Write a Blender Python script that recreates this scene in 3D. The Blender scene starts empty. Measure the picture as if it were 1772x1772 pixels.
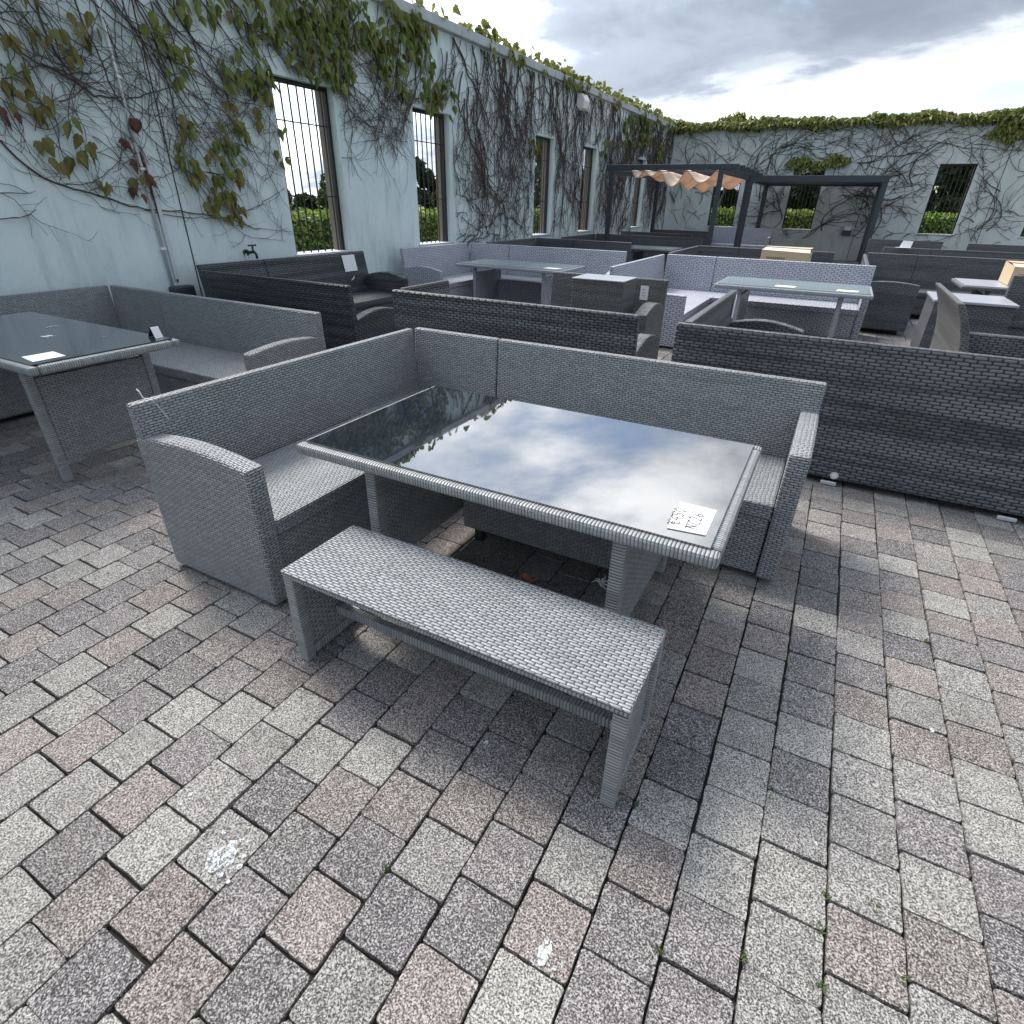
import bpy, math, random
from mathutils import Vector, Matrix
rnd = random.Random(7)
R = math.radians
sc = bpy.context.scene
col = sc.collection

# ------------------------------------------------------------------ camera
CAM_H = 1.55
YAW, PITCH, ROLL, FPX = R(27.756), R(29.160), R(1.198), 963.5
def cam_axes():
    cy, sy, cp, sp = math.cos(YAW), math.sin(YAW), math.cos(PITCH), math.sin(PITCH)
    f = Vector((-sy*cp, cy*cp, -sp)); r = Vector((cy, sy, 0)); u = r.cross(f)
    c, s = math.cos(ROLL), math.sin(ROLL)
    return c*r + s*u, -s*r + c*u, f
CR, CU, CF = cam_axes()
cd = bpy.data.cameras.new('camera'); cam = bpy.data.objects.new('camera', cd); col.objects.link(cam)
cd.sensor_width = 36; cd.lens = FPX/1772*36; cd.clip_start = 0.02; cd.clip_end = 2000
cam.matrix_world = Matrix(((CR.x, CU.x, -CF.x, 0), (CR.y, CU.y, -CF.y, 0), (CR.z, CU.z, -CF.z, CAM_H), (0, 0, 0, 1)))
sc.camera = cam

# ------------------------------------------------------------------ sun, sky, exposure
SUN_EL, SUN_AZ = R(50), R(-68)          # azimuth from +Y towards +X
sd = Vector((math.sin(SUN_AZ)*math.cos(SUN_EL), math.cos(SUN_AZ)*math.cos(SUN_EL), math.sin(SUN_EL)))
sl = bpy.data.lights.new('sun', 'SUN'); sl.energy = 2.2; sl.angle = R(17); sl.color = (1, .94, .86)
so = bpy.data.objects.new('sun', sl); col.objects.link(so)
so.rotation_euler = sd.to_track_quat('Z', 'Y').to_euler(); so.location = (-6, 4, 12)
sc.view_settings.view_transform = 'Standard'; sc.view_settings.look = 'None'
sc.view_settings.exposure = 1.0; sc.view_settings.gamma = 1

def link(nt, a, b): nt.links.new(a, b)
class NT:
    """small helper to write node trees"""
    def __init__(s, tree): s.t = tree
    def n(s, typ, **kw):
        nd = s.t.nodes.new(typ)
        for k, v in kw.items():
            if k.startswith('i_'):
                nd.inputs[k[2:].replace('_', ' ')].default_value = v
            else: setattr(nd, k, v)
        return nd
    def put(s, sock, v):
        if hasattr(v, 'is_linked') or hasattr(v, 'links'): s.t.links.new(v, sock)
        else: sock.default_value = v
    def m(s, op, a, b=0.0, c=0.0):
        nd = s.t.nodes.new('ShaderNodeMath'); nd.operation = op
        s.put(nd.inputs[0], a); s.put(nd.inputs[1], b); s.put(nd.inputs[2], c)
        return nd.outputs[0]
    def ss(s, x, lo, hi):
        nd = s.t.nodes.new('ShaderNodeMapRange'); nd.interpolation_type = 'SMOOTHSTEP'
        s.put(nd.inputs[0], x); nd.inputs[1].default_value = lo; nd.inputs[2].default_value = hi
        return nd.outputs[0]
    def mix(s, f, a, b, mode='MIX'):
        nd = s.t.nodes.new('ShaderNodeMix'); nd.data_type = 'RGBA'; nd.blend_type = mode
        s.put(nd.inputs[0], f); s.put(nd.inputs[6], a); s.put(nd.inputs[7], b)
        return nd.outputs[2]
    def xyz(s, x, y=0.0, z=0.0):
        nd = s.t.nodes.new('ShaderNodeCombineXYZ')
        s.put(nd.inputs[0], x); s.put(nd.inputs[1], y); s.put(nd.inputs[2], z); return nd.outputs[0]
    def sep(s, v):
        nd = s.t.nodes.new('ShaderNodeSeparateXYZ'); s.put(nd.inputs[0], v); return nd.outputs
    def noise(s, vec, scale, detail=2, rough=.5, dist=0.0):
        nd = s.t.nodes.new('ShaderNodeTexNoise'); s.put(nd.inputs['Vector'], vec)
        nd.inputs['Scale'].default_value = scale; nd.inputs['Detail'].default_value = detail
        nd.inputs['Roughness'].default_value = rough; nd.inputs['Distortion'].default_value = dist
        return nd.outputs[0]
    def ramp(s, f, stops, interp='LINEAR'):
        nd = s.t.nodes.new('ShaderNodeValToRGB'); s.put(nd.inputs[0], f); nd.color_ramp.interpolation = interp
        el = nd.color_ramp.elements
        while len(el) < len(stops): el.new(.5)
        for e, (p, c) in zip(el, stops): e.position = p; e.color = (*c, 1) if len(c) == 3 else c
        return nd.outputs[0]

w = bpy.data.worlds.new('World'); sc.world = w; w.use_nodes = True
t = w.node_tree; t.nodes.clear(); k = NT(t)
out = k.n('ShaderNodeOutputWorld')
sky = k.n('ShaderNodeTexSky', sky_type='NISHITA', sun_disc=False, sun_elevation=SUN_EL, sun_rotation=SUN_AZ, altitude=50)
bg_sky = k.n('ShaderNodeBackground', i_Strength=.13); link(t, sky.outputs[0], bg_sky.inputs[0])
tc = k.n('ShaderNodeTexCoord')
dx, dy, dz = k.sep(tc.outputs['Generated'])
dzc = k.m('ADD', k.m('MAXIMUM', dz, 0.0), .20)
pv = k.xyz(k.m('DIVIDE', dx, dzc), k.m('DIVIDE', dy, dzc), 33.4)
n1 = k.noise(pv, .62, 9, .56, .35)
n2 = k.noise(pv, .40, 7, .56, .5)
n3 = k.noise(pv, 1.9, 8, .6, .3)
cover = k.ss(n1, .40, .515)
shade = k.m('ADD', k.m('MULTIPLY', k.ss(n2, .36, .62), .66), k.m('MULTIPLY', k.ss(n3, .34, .66), .34))
ccol = k.ramp(shade, [(0, (.145, .172, .215)), (.40, (.235, .27, .32)), (.64, (.52, .55, .585)), (1, (.98, .985, .98))])
# cloud round the hidden sun scatters its light forward
sunv = k.n('ShaderNodeVectorMath', operation='DOT_PRODUCT'); k.put(sunv.inputs[0], tc.outputs['Generated']); sunv.inputs[1].default_value = sd
glow = k.m('ADD', 1.0, k.m('MULTIPLY', k.m('POWER', k.m('MAXIMUM', sunv.outputs['Value'], 0.0), 3.0), 2.2))
ccol = k.mix(1.0, ccol, k.xyz(glow, glow, glow), 'MULTIPLY')
bg_cl = k.n('ShaderNodeBackground', i_Strength=1.0); link(t, ccol, bg_cl.inputs[0])
mx = k.n('ShaderNodeMixShader'); link(t, cover, mx.inputs[0]); link(t, bg_sky.outputs[0], mx.inputs[1]); link(t, bg_cl.outputs[0], mx.inputs[2])
link(t, mx.outputs[0], out.inputs[0])

# ------------------------------------------------------------------ materials
def newmat(name, rough=.6, spec=.5):
    m = bpy.data.materials.new(name); m.use_nodes = True
    b = m.node_tree.nodes['Principled BSDF']
    b.inputs['Roughness'].default_value = rough; b.inputs['Specular IOR Level'].default_value = spec
    return m, NT(m.node_tree), b
def bump(k, b, h, strength=.5, dist=.003):
    nd = k.n('ShaderNodeBump', i_Strength=strength, i_Distance=dist); k.put(nd.inputs['Height'], h)
    k.t.links.new(nd.outputs[0], b.inputs['Normal'])

def weave(name, c_dark, c_lo, c_hi, h=.011, L=.032, gap=.35, streak=0.0, rough=.42, wrap=False, stag=.5):
    m, k, b = newmat(name, rough, .45)
    uv = k.n('ShaderNodeUVMap').outputs[0]
    u, v, _ = k.sep(uv)
    # hand-made: rows wander a little
    wob = k.m('MULTIPLY', k.m('SUBTRACT', k.noise(uv, 7, 3), .5), .012)
    vv = k.m('DIVIDE', k.m('ADD', v, wob), h)
    row = k.m('FLOOR', vv); fv = k.m('FRACT', vv)
    if wrap:
        uu = k.m('MULTIPLY', u, 1.5)
    else:
        uu = k.m('ADD', k.m('ADD', k.m('DIVIDE', u, L), k.m('MULTIPLY', row, stag)), k.m('MULTIPLY', k.noise(k.xyz(k.m('MULTIPLY', u, 3.0), k.m('MULTIPLY', row, 1.7), 0.0), 1.0, 1), .55))
    cell = k.m('FLOOR', uu); fu = k.m('FRACT', uu)
    sv = k.m('SUBTRACT', 1.0, k.m('POWER', k.m('ABSOLUTE', k.m('SUBTRACT', k.m('MULTIPLY', fv, 2.0), 1.0)), 3.0))
    if wrap: su = 1.0
    else: su = k.m('SUBTRACT', 1.0, k.m('POWER', k.m('ABSOLUTE', k.m('SUBTRACT', k.m('MULTIPLY', fu, 2.0), 1.0)), 4.0))
    hgt = k.m('MULTIPLY', sv, su)
    wn = k.n('ShaderNodeTexWhiteNoise', noise_dimensions='2D')
    k.put(wn.inputs['Vector'], k.xyz(row, cell, 0.0))
    lowu = k.noise(k.xyz(k.m('MULTIPLY', u, 1.3), k.m('MULTIPLY', row, .37), 0.0), 1.0, 3, .6)
    tone = k.m('ADD', k.m('MULTIPLY', wn.outputs[0], .45), k.m('MULTIPLY', lowu, .55))
    if streak:
        st = k.noise(k.xyz(k.m('MULTIPLY', u, .55), k.m('MULTIPLY', v, 16.0), 2.0), 1.0, 2, .5)
        tone = k.m('ADD', k.m('MULTIPLY', tone, 1-streak), k.m('MULTIPLY', k.ss(st, .35, .65), streak))
    base = k.mix(tone, (*c_lo, 1), (*c_hi, 1))
    geo = k.n('ShaderNodeNewGeometry')
    dirt = k.noise(geo.outputs['Position'], 2.3, 5, .62)
    base = k.mix(k.m('MULTIPLY', k.ss(dirt, .48, .75), .28), base, (c_lo[0]*.8+.03, c_lo[1]*.8+.03, c_lo[2]*.75+.022, 1))
    colr = k.mix(k.ss(hgt, .10, gap+.25), (*c_dark, 1), base)
    k.t.links.new(colr, b.inputs['Base Color'])
    bump(k, b, hgt, 1.0, .005 if not wrap else .004)
    return m

G_D, G_L, G_H = (.018, .020, .021), (.185, .198, .21), (.37, .388, .402)
M = {}
M['grey'] = weave('wicker_grey', G_D, G_L, G_H, h=.0115, L=.036, gap=.12)
M['grey_wrap'] = weave('wicker_grey_wrap', (.04, .045, .045), G_L, (.36, .38, .37), h=.012, wrap=True, gap=.2)
M['dark'] = weave('wicker_charcoal', (.006, .007, .008), (.012, .0135, .0165), (.185, .198, .215), h=.019, L=.062, streak=.5, gap=.45)
M['dark_wrap'] = weave('wicker_charcoal_wrap', (.02, .022, .024), (.10, .105, .11), (.24, .25, .255), h=.013, wrap=True)
M['green'] = weave('wicker_green_black', (.005, .006, .006), (.010, .014, .016), (.105, .125, .14), h=.019, L=.062, streak=.6, gap=.45)
M['green_wrap'] = weave('wicker_green_wrap', (.012, .015, .014), (.04, .048, .046), (.11, .125, .12), h=.013, wrap=True)
M['lilac'] = weave('wicker_lilac_grey', (.10, .105, .13), (.36, .375, .43), (.52, .535, .59), h=.024, L=.075, gap=.3)
M['lilac_wrap'] = weave('wicker_lilac_wrap', (.10, .105, .12), (.27, .285, .32), (.40, .42, .45), h=.014, wrap=True)
M['slate'] = weave('wicker_slate', (.02, .021, .025), (.055, .058, .066), (.145, .15, .165), h=.018, L=.06, streak=.5)
M['slate_wrap'] = weave('wicker_slate_wrap', (.04, .042, .05), (.09, .095, .105), (.18, .19, .20), h=.014, wrap=True)
M['brown'] = weave('wicker_brown_grey', (.018, .018, .018), (.065, .066, .066), (.19, .19, .188), h=.014, L=.05, streak=.4)

def plain(name, c, rough=.6, metal=0.0, var=.15, scale=8, spec=.5):
    m, k, b = newmat(name, rough, spec)
    geo = k.n('ShaderNodeNewGeometry')
    n = k.noise(geo.outputs['Position'], scale, 4, .6)
    k.t.links.new(k.mix(n, (*[x*(1-var) for x in c], 1), (*[min(1, x*(1+var)) for x in c], 1)), b.inputs['Base Color'])
    b.inputs['Metallic'].default_value = metal
    return m
M['anth'] = plain('powder_coated_anthracite', (.035, .042, .055), .45)
M['black'] = plain('black_iron', (.014, .014, .015), .55)
M['foot'] = plain('black_plastic_foot', (.02, .02, .022), .5)
M['white'] = plain('white_card', (.78, .76, .77), .6, var=.03)
M['plastic'] = plain('white_plastic', (.7, .7, .72), .4, var=.04)
M['ink'] = plain('pen_ink', (.10, .10, .115), .6)
M['galv'] = plain('galvanised_steel', (.55, .57, .58), .5, .0, scale=30)
M['brass'] = plain('tap_metal', (.055, .055, .058), .4, .6)
M['card'] = plain('brown_cardboard', (.50, .38, .25), .8, var=.08)
M['tape'] = plain('packing_tape', (.62, .54, .42), .35)
M['print'] = plain('box_print', (.16, .13, .10), .8)
M['lampglass'] = plain('floodlight_diffuser', (.72, .73, .72), .3)
M['drop'] = plain('bird_dropping', (.62, .66, .68), .8, var=.25, scale=60)
def dropping():
    m, k, b = newmat('bird_dropping', .8, .2)
    geo = k.n('ShaderNodeNewGeometry'); p = geo.outputs['Position']
    k.t.links.new(k.mix(k.noise(p, 90, 3), (.42, .45, .47, 1), (.70, .74, .77, 1)), b.inputs['Base Color'])
    k.t.links.new(k.ss(k.m('ADD', k.m('MULTIPLY', k.noise(p, 170, 4, .7), .7), k.m('MULTIPLY', k.noise(p, 40, 2), .4)), .48, .64), b.inputs['Alpha'])
    return m
M['drop'] = dropping()
M['orange'] = plain('dry_leaf_orange', (.34, .13, .06), .7)
M['wood'] = plain('weathered_timber', (.20, .165, .14), .8, var=.3, scale=14)
M['concrete'] = plain('coping_concrete', (.44, .46, .48), .8, var=.25, scale=5)

def glass_top(name, tint, ior, rough):
    m, k, b = newmat(name, rough, .5)
    b.inputs['IOR'].default_value = ior
    geo = k.n('ShaderNodeNewGeometry')
    n = k.noise(geo.outputs['Position'], 3.2, 6, .65)
    k.t.links.new(k.mix(k.ss(n, .45, .8), (*tint, 1), (*[x+.02 for x in tint], 1)), b.inputs['Base Color'])
    n2 = k.noise(geo.outputs['Position'], 55, 3)
    k.t.links.new(k.m('ADD', k.m('MULTIPLY', k.ss(n, .5, .85), .05), rough), b.inputs['Roughness'])
    return m
M['glass'] = glass_top('dark_tinted_glass', (.012, .016, .024), 3.0, .012)
M['glass_dusty'] = glass_top('dusty_dark_glass', (.022, .030, .040), 1.75, .07)
M['glass_pale'] = glass_top('pale_frosted_glass', (.20, .26, .265), 1.9, .18)
M['top_pale'] = plain('pale_table_top', (.33, .35, .39), .3)

def fabric():
    m, k, b = newmat('tan_canopy_fabric', .85, .2)
    k.t.links.new(k.n('ShaderNodeRGB').outputs[0], b.inputs['Base Color'])
    k.t.nodes['RGB'].outputs[0].default_value = (.70, .60, .51, 1)
    tr = k.n('ShaderNodeBsdfTranslucent'); tr.inputs[0].default_value = (.72, .55, .43, 1)
    ms = k.n('ShaderNodeMixShader'); ms.inputs[0].default_value = .45
    o = k.t.nodes['Material Output']
    k.t.links.new(b.outputs[0], ms.inputs[1]); k.t.links.new(tr.outputs[0], ms.inputs[2]); k.t.links.new(ms.outputs[0], o.inputs[0])
    return m
M['fabric'] = fabric()

def render_wall(name, ca, cb, stain):
    m, k, b = newmat(name, .85, .25)
    geo = k.n('ShaderNodeNewGeometry'); p = geo.outputs['Position']
    x, y, z = k.sep(p)
    n = k.noise(p, .9, 7, .65, .4)
    c = k.mix(k.ss(n, .3, .7), (*ca, 1), (*cb, 1))
    sp = k.xyz(k.m('MULTIPLY', x, 3.0), k.m('MULTIPLY', y, 3.0), k.m('MULTIPLY', z, .45))
    st = k.noise(sp, 1.6, 6, .66, .3)
    c = k.mix(k.m('MULTIPLY', k.ss(st, .46, .74), .65), c, (*stain, 1))
    bl = k.noise(p, 11, 6, .7)
    c = k.mix(k.m('MULTIPLY', k.ss(bl, .56, .74), .42), c, (stain[0]*1.25, stain[1]*1.25, stain[2]*1.2, 1))
    # damp towards the ground has its own ragged edge
    low = k.m('MULTIPLY', k.ss(k.m('ADD', k.m('MULTIPLY', z, -1.0), k.m('MULTIPLY', bl, 1.2)), -.5, .6), .3)
    c = k.mix(low, c, (stain[0]*.8, stain[1]*.85, stain[2]*.75, 1))
    k.t.links.new(c, b.inputs['Base Color'])
    bump(k, b, k.m('ADD', k.noise(p, 35, 6, .7), k.m('MULTIPLY', n, 2.0)), .35, .006)
    return m
M['wall'] = render_wall('pale_blue_render', (.60, .70, .72), (.71, .79, .80), (.38, .46, .44))
M['wallfar'] = render_wall('pale_grey_render', (.53, .58, .57), (.62, .66, .645), (.36, .40, .38))

def paver_mat(name, mode):
    m, k, b = newmat(name, .85, .3)
    geo = k.n('ShaderNodeNewGeometry'); p = geo.outputs['Position']
    if mode == 'obj':
        base = k.n('ShaderNodeObjectInfo').outputs['Color']
    else:
        base = k.n('ShaderNodeVertexColor', layer_name='tone').outputs[0]
    big = k.noise(p, 16, 4, .6)
    vo = k.n('ShaderNodeTexVoronoi', feature='F1', i_Scale=300.0); k.put(vo.inputs['Vector'], p)
    vr, vg, vb = k.n('ShaderNodeSeparateColor').outputs[:3]
    sepc = k.t.nodes[-1]; k.t.links.new(vo.outputs['Color'], sepc.inputs[0])
    n = k.noise(p, 210, 3, .65)
    dark = k.mix(1.0, base, (.20, .195, .20, 1), 'MULTIPLY')
    light = k.mix(.55, base, (.62, .61, .58, 1))
    c = k.mix(k.ss(n, .41, .53), dark, k.mix(k.ss(n, .53, .66), base, k.mix(.5, base, (.60, .59, .57, 1))))
    c = k.mix(k.m('MULTIPLY', k.ss(vr, .80, .86), .8), c, light)
    c = k.mix(k.m('MULTIPLY', k.ss(vg, .84, .88), .75), c, dark)
    c = k.mix(k.m('MULTIPLY', k.ss(big, .45, .75), .30), c, dark)
    sta = k.noise(p, 1.7, 6, .65, .6)
    c = k.mix(k.m('MULTIPLY', k.ss(sta, .48, .72), .38), c, k.mix(1.0, c, (.50, .49, .47, 1), 'MULTIPLY'))
    sta2 = k.noise(p, 5.5, 5, .7, .8)
    c = k.mix(k.m('MULTIPLY', k.ss(sta2, .60, .80), .30), c, (.40, .39, .37, 1))
    k.t.links.new(c, b.inputs['Base Color'])
    bump(k, b, k.m('ADD', n, k.m('MULTIPLY', vo.outputs['Distance'], .5)), .55, .004)
    return m
M['paver'] = paver_mat('concrete_paver', 'obj'); M['paver_far'] = paver_mat('concrete_paver_rest', 'attr')
M['joint'] = plain('dark_joint_sand', (.014, .013, .011), .95, var=.5, scale=60)
M['lawn'] = plain('lawn', (.07, .11, .03), .9, var=.4, scale=2)

def leaf_mat(name, ca, cb, cc):
    m, k, b = newmat(name, .5, .4)
    geo = k.n('ShaderNodeNewGeometry')
    rn = geo.outputs['Random Per Island']
    c = k.ramp(rn, [(0, ca), (.55, cb), (1, cc)])
    n = k.noise(geo.outputs['Position'], 18, 2)
    c = k.mix(k.m('MULTIPLY', n, .35), c, (ca[0]*.55, ca[1]*.5, ca[2]*.5, 1))
    k.t.links.new(c, b.inputs['Base Color'])
    tr = k.n('ShaderNodeBsdfTranslucent'); k.t.links.new(c, tr.inputs[0])
    ms = k.n('ShaderNodeMixShader'); ms.inputs[0].default_value = .35
    k.t.links.new(b.outputs[0], ms.inputs[1]); k.t.links.new(tr.outputs[0], ms.inputs[2])
    k.t.links.new(ms.outputs[0], k.t.nodes['Material Output'].inputs[0])
    return m
M['leaf_g'] = leaf_mat('creeper_leaf_green', (.09, .125, .022), (.165, .205, .04), (.26, .28, .075))
M['leaf_b'] = leaf_mat('creeper_leaf_bronze', (.12, .115, .03), (.19, .17, .045), (.25, .20, .06))
M['leaf_r'] = leaf_mat('creeper_leaf_red', (.09, .03, .025), (.13, .05, .035), (.12, .07, .03))
M['leaf_top'] = leaf_mat('creeper_leaf_yellow_green', (.10, .13, .03), (.20, .22, .05), (.30, .29, .08))  # yellow-green leaf colours, a little paler than the plain green
M['leaf_hedge'] = leaf_mat('hedge_leaf', (.10, .17, .025), (.18, .27, .04), (.28, .36, .07))
M['leaf_tree'] = leaf_mat('tree_leaf_dark', (.018, .035, .012), (.035, .06, .018), (.06, .085, .025))
M['leaf_tree2'] = leaf_mat('tree_leaf_mid', (.04, .075, .02), (.07, .11, .03), (.11, .15, .04))
M['stem'] = plain('creeper_stem', (.075, .06, .055), .85, var=.4, scale=20)
M['twig'] = plain('creeper_twig', (.095, .07, .065), .85, var=.4, scale=20)
M['bark'] = plain('tree_bark', (.06, .05, .04), .9, var=.4, scale=10)
M['weed'] = plain('weed_green', (.08, .13, .03), .7, var=.3, scale=60)

# ------------------------------------------------------------------ mesh helpers
class MB:
    def __init__(s): s.v = []; s.f = []; s.uv = []
    def quad(s, pts, uvs=None, long='x', swap=False):
        i = len(s.v); s.v += [tuple(p) for p in pts]; s.f.append(tuple(range(i, i+len(pts))))
        if uvs is None:
            a, b_, c = Vector(pts[0]), Vector(pts[1]), Vector(pts[2])
            n = Vector((0, 0, 0))
            for j in range(len(pts)):
                p, q = Vector(pts[j]), Vector(pts[(j+1) % len(pts)]); n += p.cross(q)
            if n.length > 0: n.normalize()
            if abs(n.z) > .75:
                uvs = [(p[0], p[1]) if long == 'x' else (p[1], p[0]) for p in pts]
            elif abs(n.x) > abs(n.y): uvs = [(p[1], p[2]) for p in pts]
            else: uvs = [(p[0], p[2]) for p in pts]
            if swap: uvs = [(q, p) for p, q in uvs]
        s.uv += list(uvs)
    def box(s, x0, x1, y0, y1, z0, z1, long=None, swap=False):
        if long is None: long = 'x' if (x1-x0) >= (y1-y0) else 'y'
        P = lambda a, b_, c: (a, b_, c)
        for q in ([P(x0,y0,z0),P(x0,y1,z0),P(x1,y1,z0),P(x1,y0,z0)], [P(x0,y0,z1),P(x1,y0,z1),P(x1,y1,z1),P(x0,y1,z1)],
                  [P(x0,y0,z0),P(x1,y0,z0),P(x1,y0,z1),P(x0,y0,z1)], [P(x1,y1,z0),P(x0,y1,z0),P(x0,y1,z1),P(x1,y1,z1)],
                  [P(x0,y1,z0),P(x0,y0,z0),P(x0,y0,z1),P(x0,y1,z1)], [P(x1,y0,z0),P(x1,y1,z0),P(x1,y1,z1),P(x1,y0,z1)]):
            s.quad(q, long=long, swap=swap)
        return s
    def prism(s, prof, a0, a1, fn, long='x'):
        """prof: closed (d,z) outline, extruded between a0 and a1; fn(a,d,z)->xyz"""
        flip = (Vector(fn(1, 0, 0))-Vector(fn(0, 0, 0))).cross(Vector(fn(0, 1, 0))-Vector(fn(0, 0, 0))).z
        area = sum(prof[i][0]*prof[(i+1) % len(prof)][1]-prof[(i+1) % len(prof)][0]*prof[i][1] for i in range(len(prof)))
        rev = (flip*area) < 0
        def add(pts): s.quad(pts[::-1] if rev else pts, long=long)
        add([fn(a1, d, z) for d, z in prof]); add([fn(a0, d, z) for d, z in prof[::-1]])
        for i in range(len(prof)):
            (d0, z0), (d1, z1) = prof[i], prof[(i+1) % len(prof)]
            add([fn(a0, d0, z0), fn(a0, d1, z1), fn(a1, d1, z1), fn(a1, d0, z0)])
        return s
    def tube(s, pts, rad, n=6, cap=True):
        rings = []
        for i, p in enumerate(pts):
            p = Vector(p)
            a = Vector(pts[max(0, i-1)]); b_ = Vector(pts[min(len(pts)-1, i+1)]); d = (b_-a)
            d = d.normalized() if d.length > 1e-9 else Vector((0, 0, 1))
            u = d.cross(Vector((.31, .17, .93))); u = u.normalized() if u.length > 1e-4 else Vector((1, 0, 0))
            w_ = d.cross(u)
            r = rad[i] if isinstance(rad, (list, tuple)) else rad
            base = len(s.v)
            for j in range(n):
                an = 2*math.pi*j/n; q = p + r*(math.cos(an)*u + math.sin(an)*w_); s.v.append(tuple(q))
            rings.append(base)
        for i in range(len(rings)-1):
            for j in range(n):
                a, b_ = rings[i], rings[i+1]
                s.f.append((a+j, a+(j+1) % n, b_+(j+1) % n, b_+j)); s.uv += [(0, 0)]*4
        if cap:
            s.f.append(tuple(rings[0]+j for j in range(n))[::-1]); s.uv += [(0, 0)]*n
            s.f.append(tuple(rings[-1]+j for j in range(n))); s.uv += [(0, 0)]*n
        return s
    def mesh(s, name, mats):
        me = bpy.data.meshes.new(name); me.from_pydata(s.v, [], s.f)
        uvl = me.uv_layers.new(name='UVMap')
        if len(s.uv) == len(me.loops):
            uvl.data.foreach_set('uv', [c for p in s.uv for c in p])
        for m in (mats if isinstance(mats, (list, tuple)) else [mats]): me.materials.append(m)
        me.update(); return me
    def build(s, name, mat, parent=None, bevel=0.0, smooth=False, origin=None):
        off = Vector((0, 0, 0))
        if parent is not None:
            off = parent_world(parent)
        if origin is not None: off = Vector(origin)
        if off.length: s.v = [(x-off.x, y-off.y, z-off.z) for x, y, z in s.v]
        me = s.mesh(name, mat)
        o = bpy.data.objects.new(name, me); col.objects.link(o)
        if parent is not None: o.parent = parent
        elif origin is not None: o.location = origin
        if smooth: me.polygons.foreach_set('use_smooth', [True]*len(me.polygons))
        if bevel:
            # weld per-face verts so that the bevel sees real edges
            wd = o.modifiers.new('weld', 'WELD'); wd.merge_threshold = .0005
            bv = o.modifiers.new('bevel', 'BEVEL'); bv.width = bevel; bv.segments = 2; bv.limit_method = 'ANGLE'; bv.angle_limit = R(40)
        return o
def parent_world(o):
    p = Vector((0, 0, 0))
    while o is not None: p += o.location; o = o.parent
    return p
def tag(o, label=None, cat=None, group=None, kind=None):
    if label: o['label'] = label
    if cat: o['category'] = cat
    if group: o['group'] = group
    if kind: o['kind'] = kind
    return o
def empty(name, loc, label, cat, group=None):
    o = bpy.data.objects.new(name, None); col.objects.link(o); o.location = loc; o.empty_display_size = .1
    return tag(o, label, cat, group)

# ------------------------------------------------------------------ ground
WX, FY = -6.25, 23.7           # inner faces of the left and the far wall
b = MB(); b.quad([(-400, -400, -.12), (400, -400, -.12), (400, 600, -.12), (-400, 600, -.12)])
g = b.build('ground', M['lawn']); tag(g, kind='structure')
b = MB(); b.box(WX-.05, 10, -4, FY+.05, -.10, -.016)
pave = b.build('pavement', M['joint']); tag(pave, kind='structure')
# ------------------------------------------------------------------ furniture bounding boxes (used to rank the pavers in sight)
BLOCK = [(-2.43, -1.74, 1.19, 3.12, .8), (-1.74, .1, 2.43, 3.12, .8), (-1.75, -.09, 1.43, 2.4, .68), (-1.46, -.18, 1.03, 1.4, .41),
         (-.85, 5, 3.8, 3.9, .88), (-3.3, -1.2, 3.9, 4.0, .88), (-5.9, -3.7, 3.9, 4, .88), (-5.9, -3.3, 2.9, 3.1, .8), (-5.3, -3.5, 1.4, 2.2, .75)]
def hidden(x, y):
    for x0, x1, y0, y1, z1 in BLOCK:
        if x0 < x < x1 and y0 < y < y1: return True
        for i in range(1, 40):
            f = i/40
            px_, py_, pz_ = x*f, y*f, CAM_H*(1-f)
            if pz_ < z1*.97 and x0 < px_ < x1 and y0 < py_ < y1: return True
    return False
def project(p):
    d = Vector(p)-Vector((0, 0, CAM_H)); z = d.dot(CF)
    if z < .05: return None
    return 886+FPX*d.dot(CR)/z, 886-FPX*d.dot(CU)/z, z

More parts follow.
